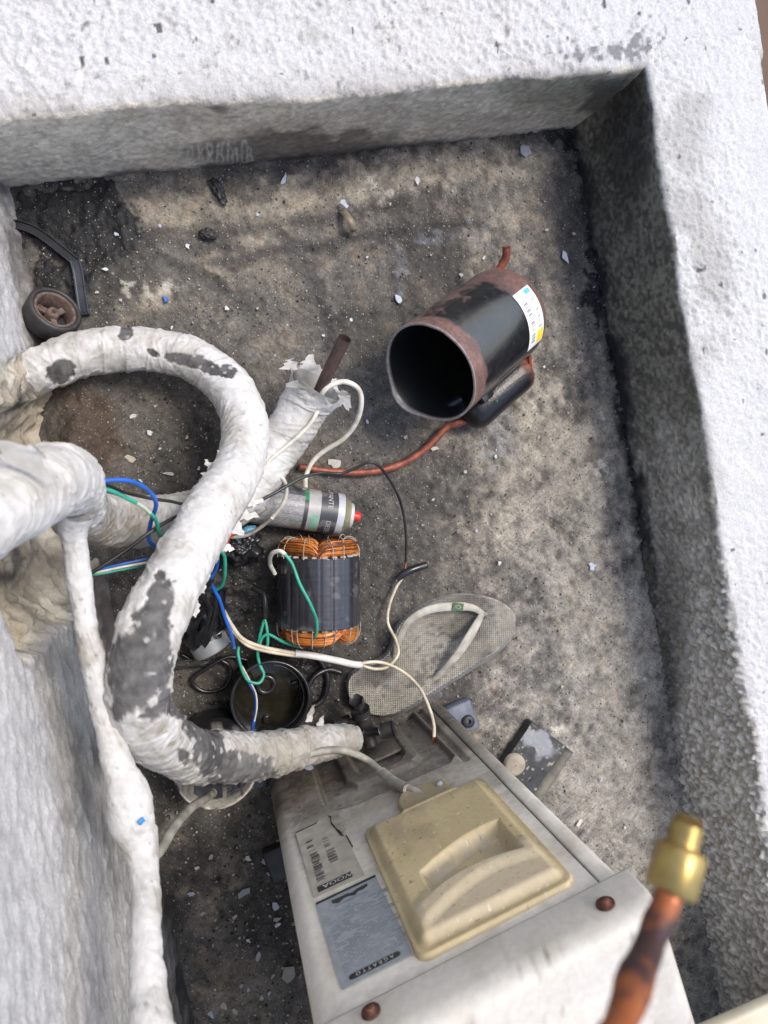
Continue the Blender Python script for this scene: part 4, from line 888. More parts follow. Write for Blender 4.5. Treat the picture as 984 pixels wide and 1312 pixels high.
def PP(L): return [np.r_[P(x, y, z), r] for (x, y, z, r) in L]
def wrapped(name, label, cat, pts, nl, ns, pitch, amp, seed, dirt, blobs, crease=.0016, dirty_fn=None, hand=1, cap=True, tint_fn=None):
    T = thing(name, label, cat, (0, 0, 0)); pf = patch_fn(blobs, seed) if blobs else None
    b = tube('tape_wrapping', PP(pts), 0, M['tape'], T, nl, ns, cap, wrap_cols(pitch, seed, dirt, pf, hand, dirty_fn=dirty_fn, tint_fn=tint_fn), wrap_disp(pitch, amp, seed, crease, pf, hand))
    return T, b
def flap(name, base, out, w, par, m, seed, curl=.3):
    """ragged shred of tape standing off a wrapping: base point, outward tip, width"""
    rn = random.Random(seed); base = np.array(base); out = np.array(out); d = out - base; L = np.linalg.norm(d); d /= L; sd = np.cross(d, [0, 0, 1.]); sd /= np.linalg.norm(sd) + 1e-9; n = np.cross(sd, d); V = []; K = 7
    for k in range(K):
        t = k / (K - 1); wd = w * (1 - t) ** .7 * rn.uniform(.75, 1.15) + .0004; c = base + d * L * t + n * curl * L * t * t + sd * rn.uniform(-.15, .15) * w
        V += [c - sd * wd / 2, c - sd * wd / 6 + n * .0008, c + sd * wd / 6 - n * .0006, c + sd * wd / 2]
    V = np.array(V); Vb = V - n * .0005; F1 = gridfaces(K, 4); F2 = gridfaces(K, 4)[:, ::-1] + len(V)
    return obj(name, np.vstack([V, Vb]), np.vstack([F1, F2]), m, par)
TAPE_W = mat('loose_tape', (.68, .675, .65), (.50, .48, .43), .6, 0, 60, .35, .65, .2, 200)

BIG = [(8, 492, .046, .029), (40, 479, .054, .030), (66, 469, .058, .031), (110, 453, .058, .0315), (180, 447, .058, .031), (245, 460, .068, .031), (292, 494, .090, .0315), (316, 545, .125, .0315), (304, 602, .175, .032), (266, 666, .240, .0325), (228, 735, .300, .033), (195, 800, .345, .033), (180, 860, .365, .033), (182, 910, .350, .033), (208, 948, .305, .033), (260, 968, .235, .032), (330, 969, .170, .031), (395, 955, .130, .027), (440, 948, .105, .022), (458, 946, .098, .017)]
bl_big = [(78, 478, 16, 15, 0), (84, 468, 12, 6, .2), (160, 428, 9, 10, .3), (195, 452, 10, 4, .5), (225, 460, 16, 6, .3), (258, 468, 28, 9, .35), (292, 474, 10, 9, .6), (205, 738, 7, 9, 0), (203, 778, 20, 34, .25), (196, 815, 26, 40, .2), (180, 860, 40, 52, .2), (158, 880, 18, 40, .1), (225, 903, 30, 16, .6), (248, 925, 14, 24, 0), (268, 955, 20, 52, -.15), (305, 982, 46, 20, .1), (235, 968, 8, 10, 0)]
dirtfn = lambda V: .55 * sst(-.16, -.30, V[:, 1]) 
bigT, bigB = wrapped('wrapped_pipe', 'thick white tape-wrapped insulated pipe looping in an S to the valve, dark foam showing', 'pipe', [(x, y, z, r * .93) for (x, y, z, r) in BIG], 840, 120, .031, .0017, 700, .26, bl_big, .0027, dirtfn, tint_fn=lambda V: .75 * sst(-.24, -.40, V[:, 1] - .25 * np.clip(V[:, 0], -.1, .2)))
for k, (b, o, w) in enumerate([((272, 600, .17), (262, 588, .172), .012), ((270, 612, .175), (257, 606, .175), .010), ((285, 588, .165), (279, 575, .17), .010), ((318, 640, .17), (328, 648, .165), .016), ((300, 675, .21), (312, 682, .20), .018), ((288, 700, .22), (298, 703, .21), .012), ((255, 745, .25), (262, 757, .24), .012), ((248, 770, .27), (250, 788, .26), .014), ((224, 812, .30), (228, 826, .29), .012), ((60, 494, .04), (52, 500, .035), .012), ((395, 925, .14), (402, 895, .16), .010), ((410, 930, .13), (414, 912, .14), .010), ((300, 655, .19), (322, 660, .15), .022)]):
    flap('torn_tape', P(*b), P(*o), w, bigT, TAPE_W, 50 + k, .25)

SEC = [(-110, 715, .60, .026), (-40, 676, .575, .0265), (0, 652, .55, .027), (40, 630, .515, .0285), (70, 614, .47, .030), (84, 616, .41, .031), (92, 640, .32, .031), (118, 664, .24, .031), (190, 668, .185, .031), (250, 658, .145, .031), (315, 628, .115, .031), (355, 575, .095, .032), (388, 522, .105, .034), (408, 492, .122, .0385)]
d2 = lambda V: 1.3 * sst(.36, .25, V[:, 2]) * sst(.03, -.06, V[:, 0]) 
secT, secB = wrapped('wrapped_pipe', 'white tape-wrapped pipe crossing from the wall hole, its torn end open on a copper tube', 'pipe', [(x, y, z, r * .95) for (x, y, z, r) in SEC], 640, 110, .040, .0019, 800, .26, [], .0027, d2, -1, cap=False, tint_fn=lambda V: .8 * sst(.34, .26, V[:, 2]) * sst(.02, -.05, V[:, 0]))
# inside of the torn open end, and the copper tube standing out of it
inn = SEC[-3:]; tube('sleeve_lining', PP([(x, y, z, r - .0045) for (x, y, z, r) in inn]), 0, mat('grey_foam', (.42, .41, .38), (.28, .27, .24), .8, 0, 60), secT, 30, 60, False)
tube('foam_core', PP([(350, 583, .095, .020), (372, 548, .10, .020), (385, 528, .104, .018)]), 0, mat('dark_foam', (.05, .048, .045), (.09, .085, .08), .9, 0, 60), secT, 16, 24)
ct = tube('copper_tube', PP([(380, 545, .100, .0085), (404, 512, .118, .0085), (420, 478, .140, .0085), (437, 443, .168, .0085), (442, 433, .176, .0085)]), 0, M['dull_copper'], secT, 24, 20, False)
tube('thin_copper_tube', PP([(392, 532, .105, .0050), (404, 514, .125, .0048), (407, 508, .130, .0048)]), 0, M['dull_copper'], secT, 10, 14, False)
ns_, nl_ = 110, 640; co = np.empty(len(secB.data.vertices) * 3, np.float32); secB.data.vertices.foreach_get('co', co); co = co.reshape(-1, 3).astype(float)
ring = co[(nl_ - 1) * ns_:nl_ * ns_]; tdir = ring.mean(0) - co[(nl_ - 8) * ns_:(nl_ - 7) * ns_].mean(0); tdir /= np.linalg.norm(tdir); tha = np.linspace(0, 2 * np.pi, ns_, endpoint=False)
rag = .010 * fbm(np.stack([np.cos(tha) * 2, np.sin(tha) * 2, 0 * tha], -1), 4, 77) + .010 * np.exp(-((np.angle(np.exp(1j * (tha - 2.6)))) / .8) ** 2)
for k in range(22):
    r_ = nl_ - 1 - k; w_ = (1 - k / 22) ** 2; sl = slice(r_ * ns_, (r_ + 1) * ns_); c_ = co[sl].mean(0)
    co[sl] += tdir * (rag * w_)[:, None] + (co[sl] - c_) * (.10 * w_ * (1 + vn(np.stack([np.cos(tha) * 3, np.sin(tha) * 3, 0 * tha + k * .1], -1), 12)))[:, None]
secB.data.vertices.foreach_set('co', co.ravel().astype(np.float32)); secB.data.update()
ring = co[(nl_ - 1) * ns_:nl_ * ns_]; cen_ = ring.mean(0)
for k, j in enumerate((5, 16, 29, 45, 63, 80, 96)):
    o_ = (ring[j] - cen_) / np.linalg.norm(ring[j] - cen_); flap('torn_tape', ring[j] - tdir * .004, ring[j] + tdir * .010 + o_ * .007, .026, secT, TAPE_W, 90 + k, .2)
flap('torn_tape', P(415, 520, .115), P(436, 519, .10), .016, secT, mat('yellowed_tape', (.52, .47, .36), (.40, .35, .26), .6), 120, .1)
flap('torn_tape', P(25, 600, .56), P(38, 566, .575), .045, secT, TAPE_W, 121, .05); flap('torn_tape', P(118, 628, .38), P(134, 620, .37), .02, secT, TAPE_W, 122, .0); flap('torn_tape', P(105, 648, .40), P(112, 668, .36), .02, secT, TAPE_W, 123, .0)

BUN = [(98, 652, .385, .016), (94, 672, .375, .0135), (97, 700, .365, .0115), (102, 745, .36, .0115), (108, 790, .36, .0100), (120, 850, .36, .0105), (138, 925, .36, .0115), (153, 985, .37, .0135), (164, 1020, .38, .0195), (170, 1052, .385, .0205), (180, 1088, .39, .0155), (186, 1130, .41, .0125), (187, 1200, .45, .0130), (190, 1270, .48, .0150), (196, 1330, .505, .0155), (204, 1420, .52, .0155), (212, 1560, .48, .0155), (222, 1720, .36, .0155), (228, 1800, .2, .0155), (232, 1820, .03, .0155)]
bunT, bunB = wrapped('taped_cable_bundle', 'slim white taped bundle with a swollen joint running down the tall wall', 'cable', BUN, 640, 60, .05, .0012, 900, .5, [], .0020, lambda V: .1 * sst(.45, .3, V[:, 2]))
tube('branch_cable', PP([(196, 1098, .385, .0055), (206, 1088, .38, .0052), (224, 1058, .34, .005), (246, 1034, .27, .005), (262, 1024, .20, .005), (272, 1016, .13, .006)]), 0, M['wire_grey'], bunT, 40, 12)
V, Fc = rounded_box(.006, .005, .001, .0004, 1); b = obj('blue_tape_scrap', V, Fc, mat('blue_scrap', (.02, .25, .62), None, .5), bunT); b.location = Vector(P(181, 1052, .404)); b.rotation_euler = (.2, .5, .6)

# ------------------------------------------------------------------ wires
def wire(name, label, segs, group=None, cat='wire'):
    """segs: list of (part name, points x,y,z, radius, material)"""
    T = thing(name, label, cat, (0, 0, 0), None, group)
    for (pn, pts, r, m) in segs: tube(pn, [P(*p) for p in pts], r, m, T, max(16, len(pts) * 7), 10)
    return T
B, G, K, W_, CR = M['wire_blue'], M['wire_green'], M['wire_black'], M['wire_white'], M['wire_cream']
wire('electric_wire', 'bright blue wire bent into a hook out of the thick wrapped pipe end', [('insulation', [(112, 622, .365), (135, 616, .355), (165, 616, .34), (188, 627, .32), (200, 645, .30), (193, 670, .265), (191, 692, .24), (205, 704, .22), (228, 712, .19), (255, 720, .15)], .0024, B)])
wire('electric_wire', 'green wire with a pale stretch curving down beside the blue hooked wire', [('insulation', [(112, 628, .355), (136, 627, .345), (158, 636, .33), (176, 645, .315)], .0022, G), ('pale_insulation', [(174, 644, .317), (184, 650, .308), (192, 657, .30)], .0022, mat('pale_green', (.42, .50, .40), (.36, .44, .35), .5)), ('insulation', [(190, 655, .302), (200, 667, .28), (204, 684, .25), (215, 694, .225), (240, 706, .17)], .0022, G)])
wire('electric_wire', 'short black wire leaving the thick pipe end above the green wire', [('insulation', [(112, 624, .345), (136, 622, .335), (160, 631, .31), (195, 639, .28), (222, 643, .25), (255, 652, .19)], .0019, K)])
wire('electric_wire', 'black wire slanting up from behind the slim bundle to the S-shaped pipe', [('insulation', [(112, 737, .27), (130, 726, .27), (160, 706, .265), (195, 680, .26), (222, 664, .24), (255, 650, .19)], .0022, K)])
wire('wire_pair', 'flat blue, green and white leads passing behind the slim taped bundle', [('blue_lead', [(112, 733, .26), (135, 728, .26), (170, 720, .255), (206, 714, .24), (245, 712, .19)], .0015, B), ('white_lead', [(112, 736, .26), (135, 731, .26), (170, 724, .255), (206, 718, .24), (245, 716, .19)], .0014, W_), ('green_lead', [(112, 737, .26), (130, 735, .26), (170, 727, .25), (206, 719, .235), (245, 719, .185)], .0014, G)])
spl = wire('spliced_lead', 'black lead spliced with tape to a cream wire and white sleeve over the flip-flop', [
    ('white_tail', [(300, 640, .16), (318, 646, .15), (336, 641, .14)], .0034, W_),
    ('black_lead', [(330, 643, .14), (355, 630, .135), (385, 613, .125), (410, 606, .115), (435, 607, .105), (455, 600, .11), (476, 592, .12), (494, 607, .105), (512, 640, .06), (520, 680, .03), (520, 722, .014)], .0022, K), ('bare_copper', [(520, 720, .014), (519, 730, .014)], .0014, M['copper']),
    ('tape_joint', [(508, 743, .012), (518, 735, .016), (530, 729, .016), (546, 724, .012)], .0058, M['gloss_black']),
    ('cream_wire', [(516, 740, .016), (508, 752, .014), (499, 775, .016), (497, 798, .024), (507, 820, .040), (510, 838, .050), (497, 854, .055), (480, 857, .056), (462, 852, .058)], .0024, CR),
    ('white_sleeve', [(378, 837, .070), (400, 840, .068), (430, 846, .064), (452, 851, .060), (464, 852, .058)], .0052, mat('heatshrink_white', (.68, .67, .64), (.56, .54, .50), .45, 0, 50)),
    ('cream_wire', [(286, 782, .10), (296, 800, .09), (310, 818, .082), (332, 828, .076), (360, 834, .072), (385, 838, .070)], .0030, CR), ('cream_wire', [(288, 788, .095), (300, 810, .085), (318, 827, .078), (345, 835, .074), (385, 841, .068)], .0026, CR),
    ('cream_wire', [(458, 851, .060), (478, 848, .060), (497, 851, .058), (518, 862, .060), (538, 882, .075), (551, 910, .095), (556, 930, .108), (556, 944, .112)], .0025, CR)])
for k in range(7): a = k * .9; tube('copper_strand', [P(556, 942, .112), P(556 + 2 * math.cos(a), 947, .113), P(555 + 4 * math.cos(a), 952 + 2 * math.sin(a), .112)], .0006, M['copper'], spl, 5, 5)
wire('electric_wire', 'turquoise green wire draped over the dark motor stator with a white end', [('white_end', [(352, 735, .085), (346, 722, .10), (348, 710, .125), (358, 706, .138), (366, 711, .142)], .0030, W_), ('insulation', [(364, 709, .142), (374, 722, .143), (384, 748, .145), (398, 775, .142), (406, 798, .130), (402, 818, .110), (384, 828, .090), (362, 822, .080), (345, 813, .076), (336, 817, .074), (333, 828, .072), (339, 834, .072), (343, 824, .074), (342, 806, .074), (339, 792, .070)], .0022, G), ('black_sleeve', [(340, 795, .070), (340, 778, .056), (338, 762, .048), (330, 756, .040), (323, 752, .034)], .0046, M['gloss_black'])])
wire('electric_wire', 'green wire hanging in a loop over the oily black bowl', [('insulation', [(338, 795, .074), (333, 815, .072), (330, 836, .068), (333, 852, .064), (338, 864, .066), (332, 875, .070), (318, 872, .072), (310, 858, .072), (305, 838, .072), (306, 828, .07)], .0022, G)])
wire('electric_wire', 'blue and white striped wire dipping into the oily black bowl', [('insulation', [(304, 838, .066), (309, 855, .068), (320, 876, .068), (327, 890, .066), (328, 908, .062), (325, 925, .060), (322, 940, .058)], .0026, B), ('white_stripe', [(310, 853, .0715), (321, 874, .0715), (328, 890, .0695), (329, 908, .0655), (326, 924, .0635)], .0011, W_)])
wire('electric_wire', 'blue wire kinked beside the S-shaped pipe near the capacitor', [('insulation', [(268, 700, .20), (278, 712, .17), (277, 728, .15), (270, 742, .14), (274, 755, .125), (281, 768, .115), (288, 790, .10), (296, 812, .09), (300, 830, .08)], .0026, B)])
wire('electric_wire', 'green wire arched tightly over the kinked blue wire by the pipe', [('insulation', [(268, 708, .19), (277, 704, .185), (287, 712, .17), (288, 735, .15), (284, 750, .13), (276, 756, .12), (270, 760, .11)], .0024, G)])
wire('sensor_cable', 'thick white sensor cable looping out of the torn pipe end', [('insulation', [(402, 520, .112), (410, 508, .128), (420, 496, .136), (440, 489, .136), (458, 497, .130), (463, 515, .12), (457, 540, .10), (440, 562, .08), (415, 578, .065), (400, 592, .058), (392, 610, .058), (391, 626, .066)], .0036, W_)])
wire('sensor_cable', 'thin white sensor cable lying along the torn pipe then curling over the spray can', [('insulation', [(410, 514, .128), (408, 525, .135), (395, 546, .136), (372, 568, .132), (352, 584, .130), (342, 596, .130), (350, 604, .126), (362, 613, .118), (367, 628, .100), (362, 646, .088), (348, 664, .078)], .0028, W_), ('grey_length', [(350, 662, .078), (336, 674, .072), (318, 685, .068), (298, 688, .068), (280, 684, .072)], .0028, M['wire_grey'])])
wire('corrugated_hose', 'grey ribbed hose end beside the base of the spray can', [('hose', [(292, 682, .066), (305, 672, .068), (325, 658, .070), (340, 648, .070)], .0060, M['wire_grey'])], cat='hose')
wire('red_wire', 'short red wire beside the black plastic wad', [('insulation', [(300, 683, .075), (293, 687, .078), (290, 696, .075), (287, 706, .06)], .0036, M['wire_red'])])
wire('blue_tube_scrap', 'blue plastic tube scrap between spray can and black wad', [('tube', [(302, 690, .05), (315, 680, .052), (328, 678, .05)], .0060, mat('teal_plastic', (.05, .16, .26), (.10, .30, .42), .4, 0, 60))], cat='scrap')
wire('cable_coil', 'black cable curled on the oily floor beside the bowl', [('sheath', [(396, 835, .006), (412, 850, .006), (420, 872, .006), (414, 896, .006), (398, 905, .008), (392, 890, .012), (402, 868, .012), (420, 858, .008), (438, 862, .006)], .0042, M['gloss_black'])], cat='cable')
wire('cable_coil', 'thin black cable looped under the pipe near the capacitor', [('sheath', [(232, 838, .006), (256, 850, .007), (282, 846, .008), (296, 858, .007), (288, 880, .006), (262, 886, .006), (246, 872, .008), (262, 858, .012), (292, 842, .01), (318, 846, .008)], .0030, M['gloss_black'])], cat='cable')
# unit's own cable, taped, running to the terminal cover
T = thing('power_cable', 'grey taped cable running over the pipe end to the tan terminal cover', 'cable')
tube('sheath', [P(368, 978, .155), P(385, 970, .158), P(410, 963, .155), P(435, 961, .145), PF(455, 966, .035), PF(472, 975, .018), PF(490, 990, .010), PF(512, 1006, .009), PF(532, 1014, .006), PF(556, 1030, -.001)], .0050, M['wire_grey'], T, 60, 12)
tube('tape_wrap', [PF(490, 990, .010), PF(505, 1002, .009), PF(522, 1011, .009)], .0068, mat('grey_tape', (.36, .345, .30), (.24, .225, .19), .6, 0, 60), T, 20, 12)

# ------------------------------------------------------------------ bowl, can, capacitor, plastic wad
def build_bowl():
    c = P(346, 893, .05); r = .056; T = thing('oily_bowl', 'black steel compressor end cap holding dark oil under the hanging wires', 'end cap', (c[0], c[1], .004))
    V, Fc, th, z = lathe_arrays([(.001, .004), (.03, .005), (r - .012, .010), (r - .004, .020), (r - .0035, .058), (r - .003, .062), (r, .063), (r + .0015, .060), (r + .0005, .055), (r, .020), (r - .006, .006), (.03, 0), (.001, -.001)], 72)
    V[:, 2] += .0008 * vn(V * 60, 5)
    obj('shell', V, Fc, M['gloss_black'], T)
    V, Fc, th, z = lathe_arrays([(.001, .0), (.025, .0001), (r - .0042, .0)], 48); o = obj('oil', V, Fc[:, ::-1], M['oil'], T); o.location = (0, 0, .020)
    V, Fc, _, _ = lathe_arrays([(.009, .004), (.009, .013), (.0125, .014), (.016, .012), (.018, .002)], 30); b = obj('bearing_boss', V, Fc, M['gloss_black'], T); b.location = (-.004, .012, .012)
    for a in (.3, 2.5, 4.6):
        V, Fc = rounded_box(.012, .008, .012, .002); b = obj('lug', V, Fc, M['gloss_black'], T); b.location = (.040 * math.cos(a), .040 * math.sin(a), .014); b.rotation_euler = (0, 0, a)
    tube('inner_ring', [((r - .0075) * np.array([math.cos(t), math.sin(t), 0]) + [0, 0, .052]) for t in np.linspace(-1.7, 1.5, 20)], .0013, M['gloss_black'], T, 60, 8)
    return T
build_bowl()
def build_can2():
    c = P(277, 985, .095); r = .056; T = thing('steel_housing', 'open black steel housing with chipped pale rim beneath the dirty pipe', 'housing', (c[0], c[1], .003))
    zs = [0, .004, .008, .012, .05, .052, .056, .058, .085, .093]; pr = [(.001, .004), (r - .004, .004), (r - .0035, .092), (r - .002, .0945), (r, .0945), (r + .0008, .092), (r, .060), (r + .0025, .056), (r + .0025, .052), (r, .048), (r, .022), (r + .0025, .018), (r + .0025, .012), (r, .008), (r - .002, 0), (.001, 0)]
    V, Fc, th, z = lathe_arrays(pr, 96); m = fbm(V * 60, 3, 1001); f = fbm(V * 200, 2, 1002)
    rim = (z > .091); col = np.tile((.012, .012, .013), (len(V), 1)); col = mixc(col, (.42, .39, .33), rim * sst(-.5, .1, m + .5 * np.sin(th + 2.4))); col = mixc(col, (.10, .09, .08), sst(.3, .8, m) * (z > .01) * .4)
    s = obj('wall', V, Fc, M['cast'], T, True, np.c_[col, np.full(len(V), .35)])
    nl, nw = 30, 24; TH, Z = np.meshgrid(np.linspace(-1.25, -.45, nl), np.linspace(.030, .078, nw), indexing='ij'); V = np.stack([(r - .0044) * np.cos(TH), (r - .0044) * np.sin(TH), Z], -1)
    obj('inner_label', V.reshape(-1, 3), gridfaces(nl, nw), mat('scuffed_label', (.45, .46, .49), (.12, .12, .14), .5, 0, 160, .45, .55), s)
    TH, Z = np.meshgrid(np.linspace(-2.2, -1.4, nl), np.linspace(.020, .070, nw), indexing='ij'); V = np.stack([(r - .0044) * np.cos(TH), (r - .0044) * np.sin(TH), Z], -1); obj('inner_coating', V.reshape(-1, 3), gridfaces(nl, nw), mat('grey_coating', (.13, .14, .16), (.09, .095, .11), .4, 0, 40), s)
    V, Fc = rounded_box(.034, .026, .010, .002); b = obj('lug', V, Fc, mat('lug_steel', (.09, .10, .115), (.05, .055, .06), .45, .2, 60), T); b.location = (.036, -.062, 0); b.rotation_euler = (0, 0, .3)
    V, Fc = rounded_box(.030, .05, .008, .002); b = obj('lug', V, Fc, M['gloss_black'], T); b.location = (.062, -.045, 0); b.rotation_euler = (0, 0, .2)
build_can2()
def build_cap():
    e = P(272, 832, .030); b = P(236, 768, .034); ax = e - b; ax /= np.linalg.norm(ax); side = np.cross([0, 0, 1], ax); side /= np.linalg.norm(side); up = np.cross(ax, side)
    T = thing('run_capacitor', 'dull aluminium capacitor can bound with black tape under the pipe', 'capacitor', (e[0], e[1], .0285), quat_axes(side, up, ax))
    r = .0275; V, Fc, _, _ = lathe_arrays([(.001, .0), (r - .006, .0), (r - .004, .0025), (r - .001, .002), (r, 0), (r, -.07), (r - .002, -.074), (.001, -.074)], 60); obj('case', V, Fc, M['steel'], T)
    V, Fc, th, z = lathe_arrays([(r + .001, -.076 + .004 * k) for k in range(15)], 48); n = fbm(V * 60, 3, 1101); V[:, :2] *= (1 + .03 + .06 * n)[:, None]; V[:, 2] += .006 * n; obj('tape_band', V, Fc, M['gloss_black'], T)
    T2 = thing('tape_strip', 'limp black tape strip hanging from the wires onto the capacitor', 'tape')
    for k, (pts, w) in enumerate([([(281, 755, .12), (276, 780, .105), (266, 806, .085), (256, 828, .062)], .016), ([(281, 757, .12), (283, 785, .09), (282, 805, .075), (276, 800, .07)], .020), ([(262, 742, .16), (254, 765, .14), (250, 790, .10), (240, 812, .07)], .022), ([(246, 790, .10), (240, 800, .08), (232, 822, .05)], .022)]):
        C, s = smooth_path([P(*p) for p in pts], 20); Tn = np.gradient(C, axis=0); Tn /= np.linalg.norm(Tn, axis=1)[:, None]; Bn = np.cross(Tn, [.2, .3, .9]); Bn /= np.linalg.norm(Bn, axis=1)[:, None]; Nn = np.cross(Bn, Tn)
        V = []; 
        for a in np.linspace(-.5, .5, 8): V.append(C + Bn * (a * w * (1 + .2 * np.sin(s * 90 + k)))[:, None] + Nn * (.003 * np.sin(a * 9 + s * 60 + k))[:, None])
        V = np.stack(V, 1).reshape(-1, 3); n2 = len(V); obj('strip', np.vstack([V, V - np.array([0, 0, .0006])]), np.vstack([gridfaces(20, 8), gridfaces(20, 8)[:, ::-1] + n2]), M['gloss_black'], T2)
build_cap()
def lump(name, label, cat, c, rx, ry, rz, m, seed, amp=.25, freq=2.5, parts=None):
    n1, n2 = 40, 64; ph, th = np.meshgrid(np.linspace(.02, math.pi - .02, n1), np.linspace(0, 2 * math.pi, n2, endpoint=False), indexing='ij'); D = np.stack([np.sin(ph) * np.cos(th), np.sin(ph) * np.sin(th), np.cos(ph)], -1)
    rr = 1 + amp * fbm(D * freq, 4, seed) + .12 * np.abs(vn(D * freq * 2.2, seed + 4)); V = D * rr[..., None] * np.array([rx, ry, rz]); V[..., 2] = np.maximum(V[..., 2], -rz * .9)
    o = obj(name, V.reshape(-1, 3), gridfaces(n1, n2, True), m, None); o.location = Vector(c); return tag(o, label, cat)
lump('plastic_wad', 'crumpled shiny black plastic wad beside the red wire', 'plastic', P(307, 697, .026), .030, .028, .026, M['gloss_black'], 31, .3, 3.0)
lump('burnt_scrap', 'charred black crumpled scrap lying near the drip-marked parapet', 'scrap', P(279, 244, .007), .008, .017, .007, M['black'], 37, .4, 2.5).rotation_euler = (0, 0, .5)
lump('burnt_scrap', 'small charred black lump on a dark scuff of the open floor', 'scrap', P(266, 300, .006), .010, .008, .006, M['black'], 41, .4, 2.5)
lump('black_clod', 'black clod under the green wire beside the bowl', 'scrap', P(240, 850, .008), .03, .006, .006, M['black'], 43, .3, 2.5)

# ------------------------------------------------------------------ small wheel and bent strip by the tall wall
def build_wheel():
    n = np.array([.50, .42, .76]); n /= np.linalg.norm(n); sx = np.cross([0, 0, 1], n); sx /= np.linalg.norm(sx); sy = np.cross(n, sx); r = .0345; c = P(72, 395, .052)
    T = thing('small_wheel', 'small black wheel with brown rusty hub leaning against the tall wall', 'wheel', c, quat_axes(sx, sy, n))
    V, Fc, _, _ = lathe_arrays([(r - .0075, -.030), (r - .003, -.031), (r, -.028), (r, -.003), (r - .002, .0), (r - .005, .0008), (r - .0065, -.001), (r - .0075, -.004)], 60); obj('tyre', V, Fc, M['black'], T)
    hm = mat('rusted_hub', (.15, .105, .085), (.07, .045, .036), .85, 0, 120, .35, .65, .5, 240)
    V, Fc, _, _ = lathe_arrays([(r - .0070, -.028), (r - .0072, -.0025), (r - .010, -.0015), (r - .0115, -.004), (r - .0125, -.026)], 60); h = obj('hub_ring', V, Fc, hm, T)
    for k in range(3):
        a = .5 + k * 2.094; V, Fc = rounded_box(.017, .0085, .006, .0015); ca, sa = math.cos(a), math.sin(a); V = V + [.012, 0, -.019]; V = V @ np.array([[ca, sa, 0], [-sa, ca, 0], [0, 0, 1]]); obj('spoke', V, Fc, hm, h)
    V, Fc, _, _ = lathe_arrays([(.003, -.024), (.003, -.008), (.0065, -.007), (.0085, -.012), (.009, -.026)], 30); obj('hub_boss', V, Fc, hm, h)
    V, Fc, _, _ = lathe_arrays([(.001, -.028), (r - .008, -.0285)], 30); obj('back_plate', V, Fc, M['black'], T)
build_wheel()
T = thing('bent_strip', 'glossy black bent channel strip lying in the tarry corner', 'strip')
def strip(name, pts, w, h, m, par):
    C, s = smooth_path([P(*p) for p in pts], 40); Tn = np.gradient(C, axis=0); Tn /= np.linalg.norm(Tn, axis=1)[:, None]; Bn = np.cross(Tn, [0, 0, 1.]); Bn /= np.linalg.norm(Bn, axis=1)[:, None]
    prof = [(-.5, 0), (-.5, 1), (-.38, 1), (-.33, .55), (.33, .45), (.38, .8), (.5, .8), (.5, 0)]
    V = np.stack([C + Bn * a * w + np.array([0, 0, 1.]) * b * h for a, b in prof], 1).reshape(-1, 3); n = len(prof); Fc = [tuple(f) for f in gridfaces(40, n, True)[:, ::-1]] + [tuple(range(n)), tuple(39 * n + k for k in range(n - 1, -1, -1))]
    return obj(name, V, Fc, m, par, False)
strip('curved_arm', [(6, 289, .004), (30, 291, .004), (52, 301, .004), (75, 318, .004), (97, 336, .004)], .012, .008, M['gloss_black'], T)
strip('straight_arm', [(97, 335, .005), (101, 350, .005), (105, 378, .005), (109, 404, .005)], .014, .009, mat('blue_black_gloss', (.05, .055, .07), (.035, .038, .05), .18, .1, 50), T)

# ------------------------------------------------------------------ clip, block, fitting, board
T = thing('metal_clip', 'small curved beige metal clip with a dark hole standing on the floor', 'clip', P(448, 286, 0))
off = P(448, 286, 0); a0 = P(439, 268, .006) - off; V = []; n = 16
pts = [P(438, 269, .002) - off, P(446, 278, .020) - off, P(452, 290, .018) - off, P(451, 303, .002) - off]; C, s = smooth_path(pts, n); sd = np.array([.92, .38, 0]); w = .011
for k in range(n): V += [C[k] - sd * w / 2, C[k] + sd * w / 2, C[k] + sd * w / 2 - np.array([0, 0, .0016]), C[k] - sd * w / 2 - np.array([0, 0, .0016])]
obj('clip_body', V, gridfaces(n, 4, True), mat('clip_metal', (.30, .26, .18), (.22, .19, .13), .5, .2, 60), T)
V, Fc, _, _ = lathe_arrays([(.001, .0), (.0035, .0), (.0035, -.002)], 14); h = obj('hole', V, Fc, M['ink'], T); h.location = Vector(C[12] + np.array([.001, 0, .0022])); h.rotation_euler = (-.9, 0, 0)

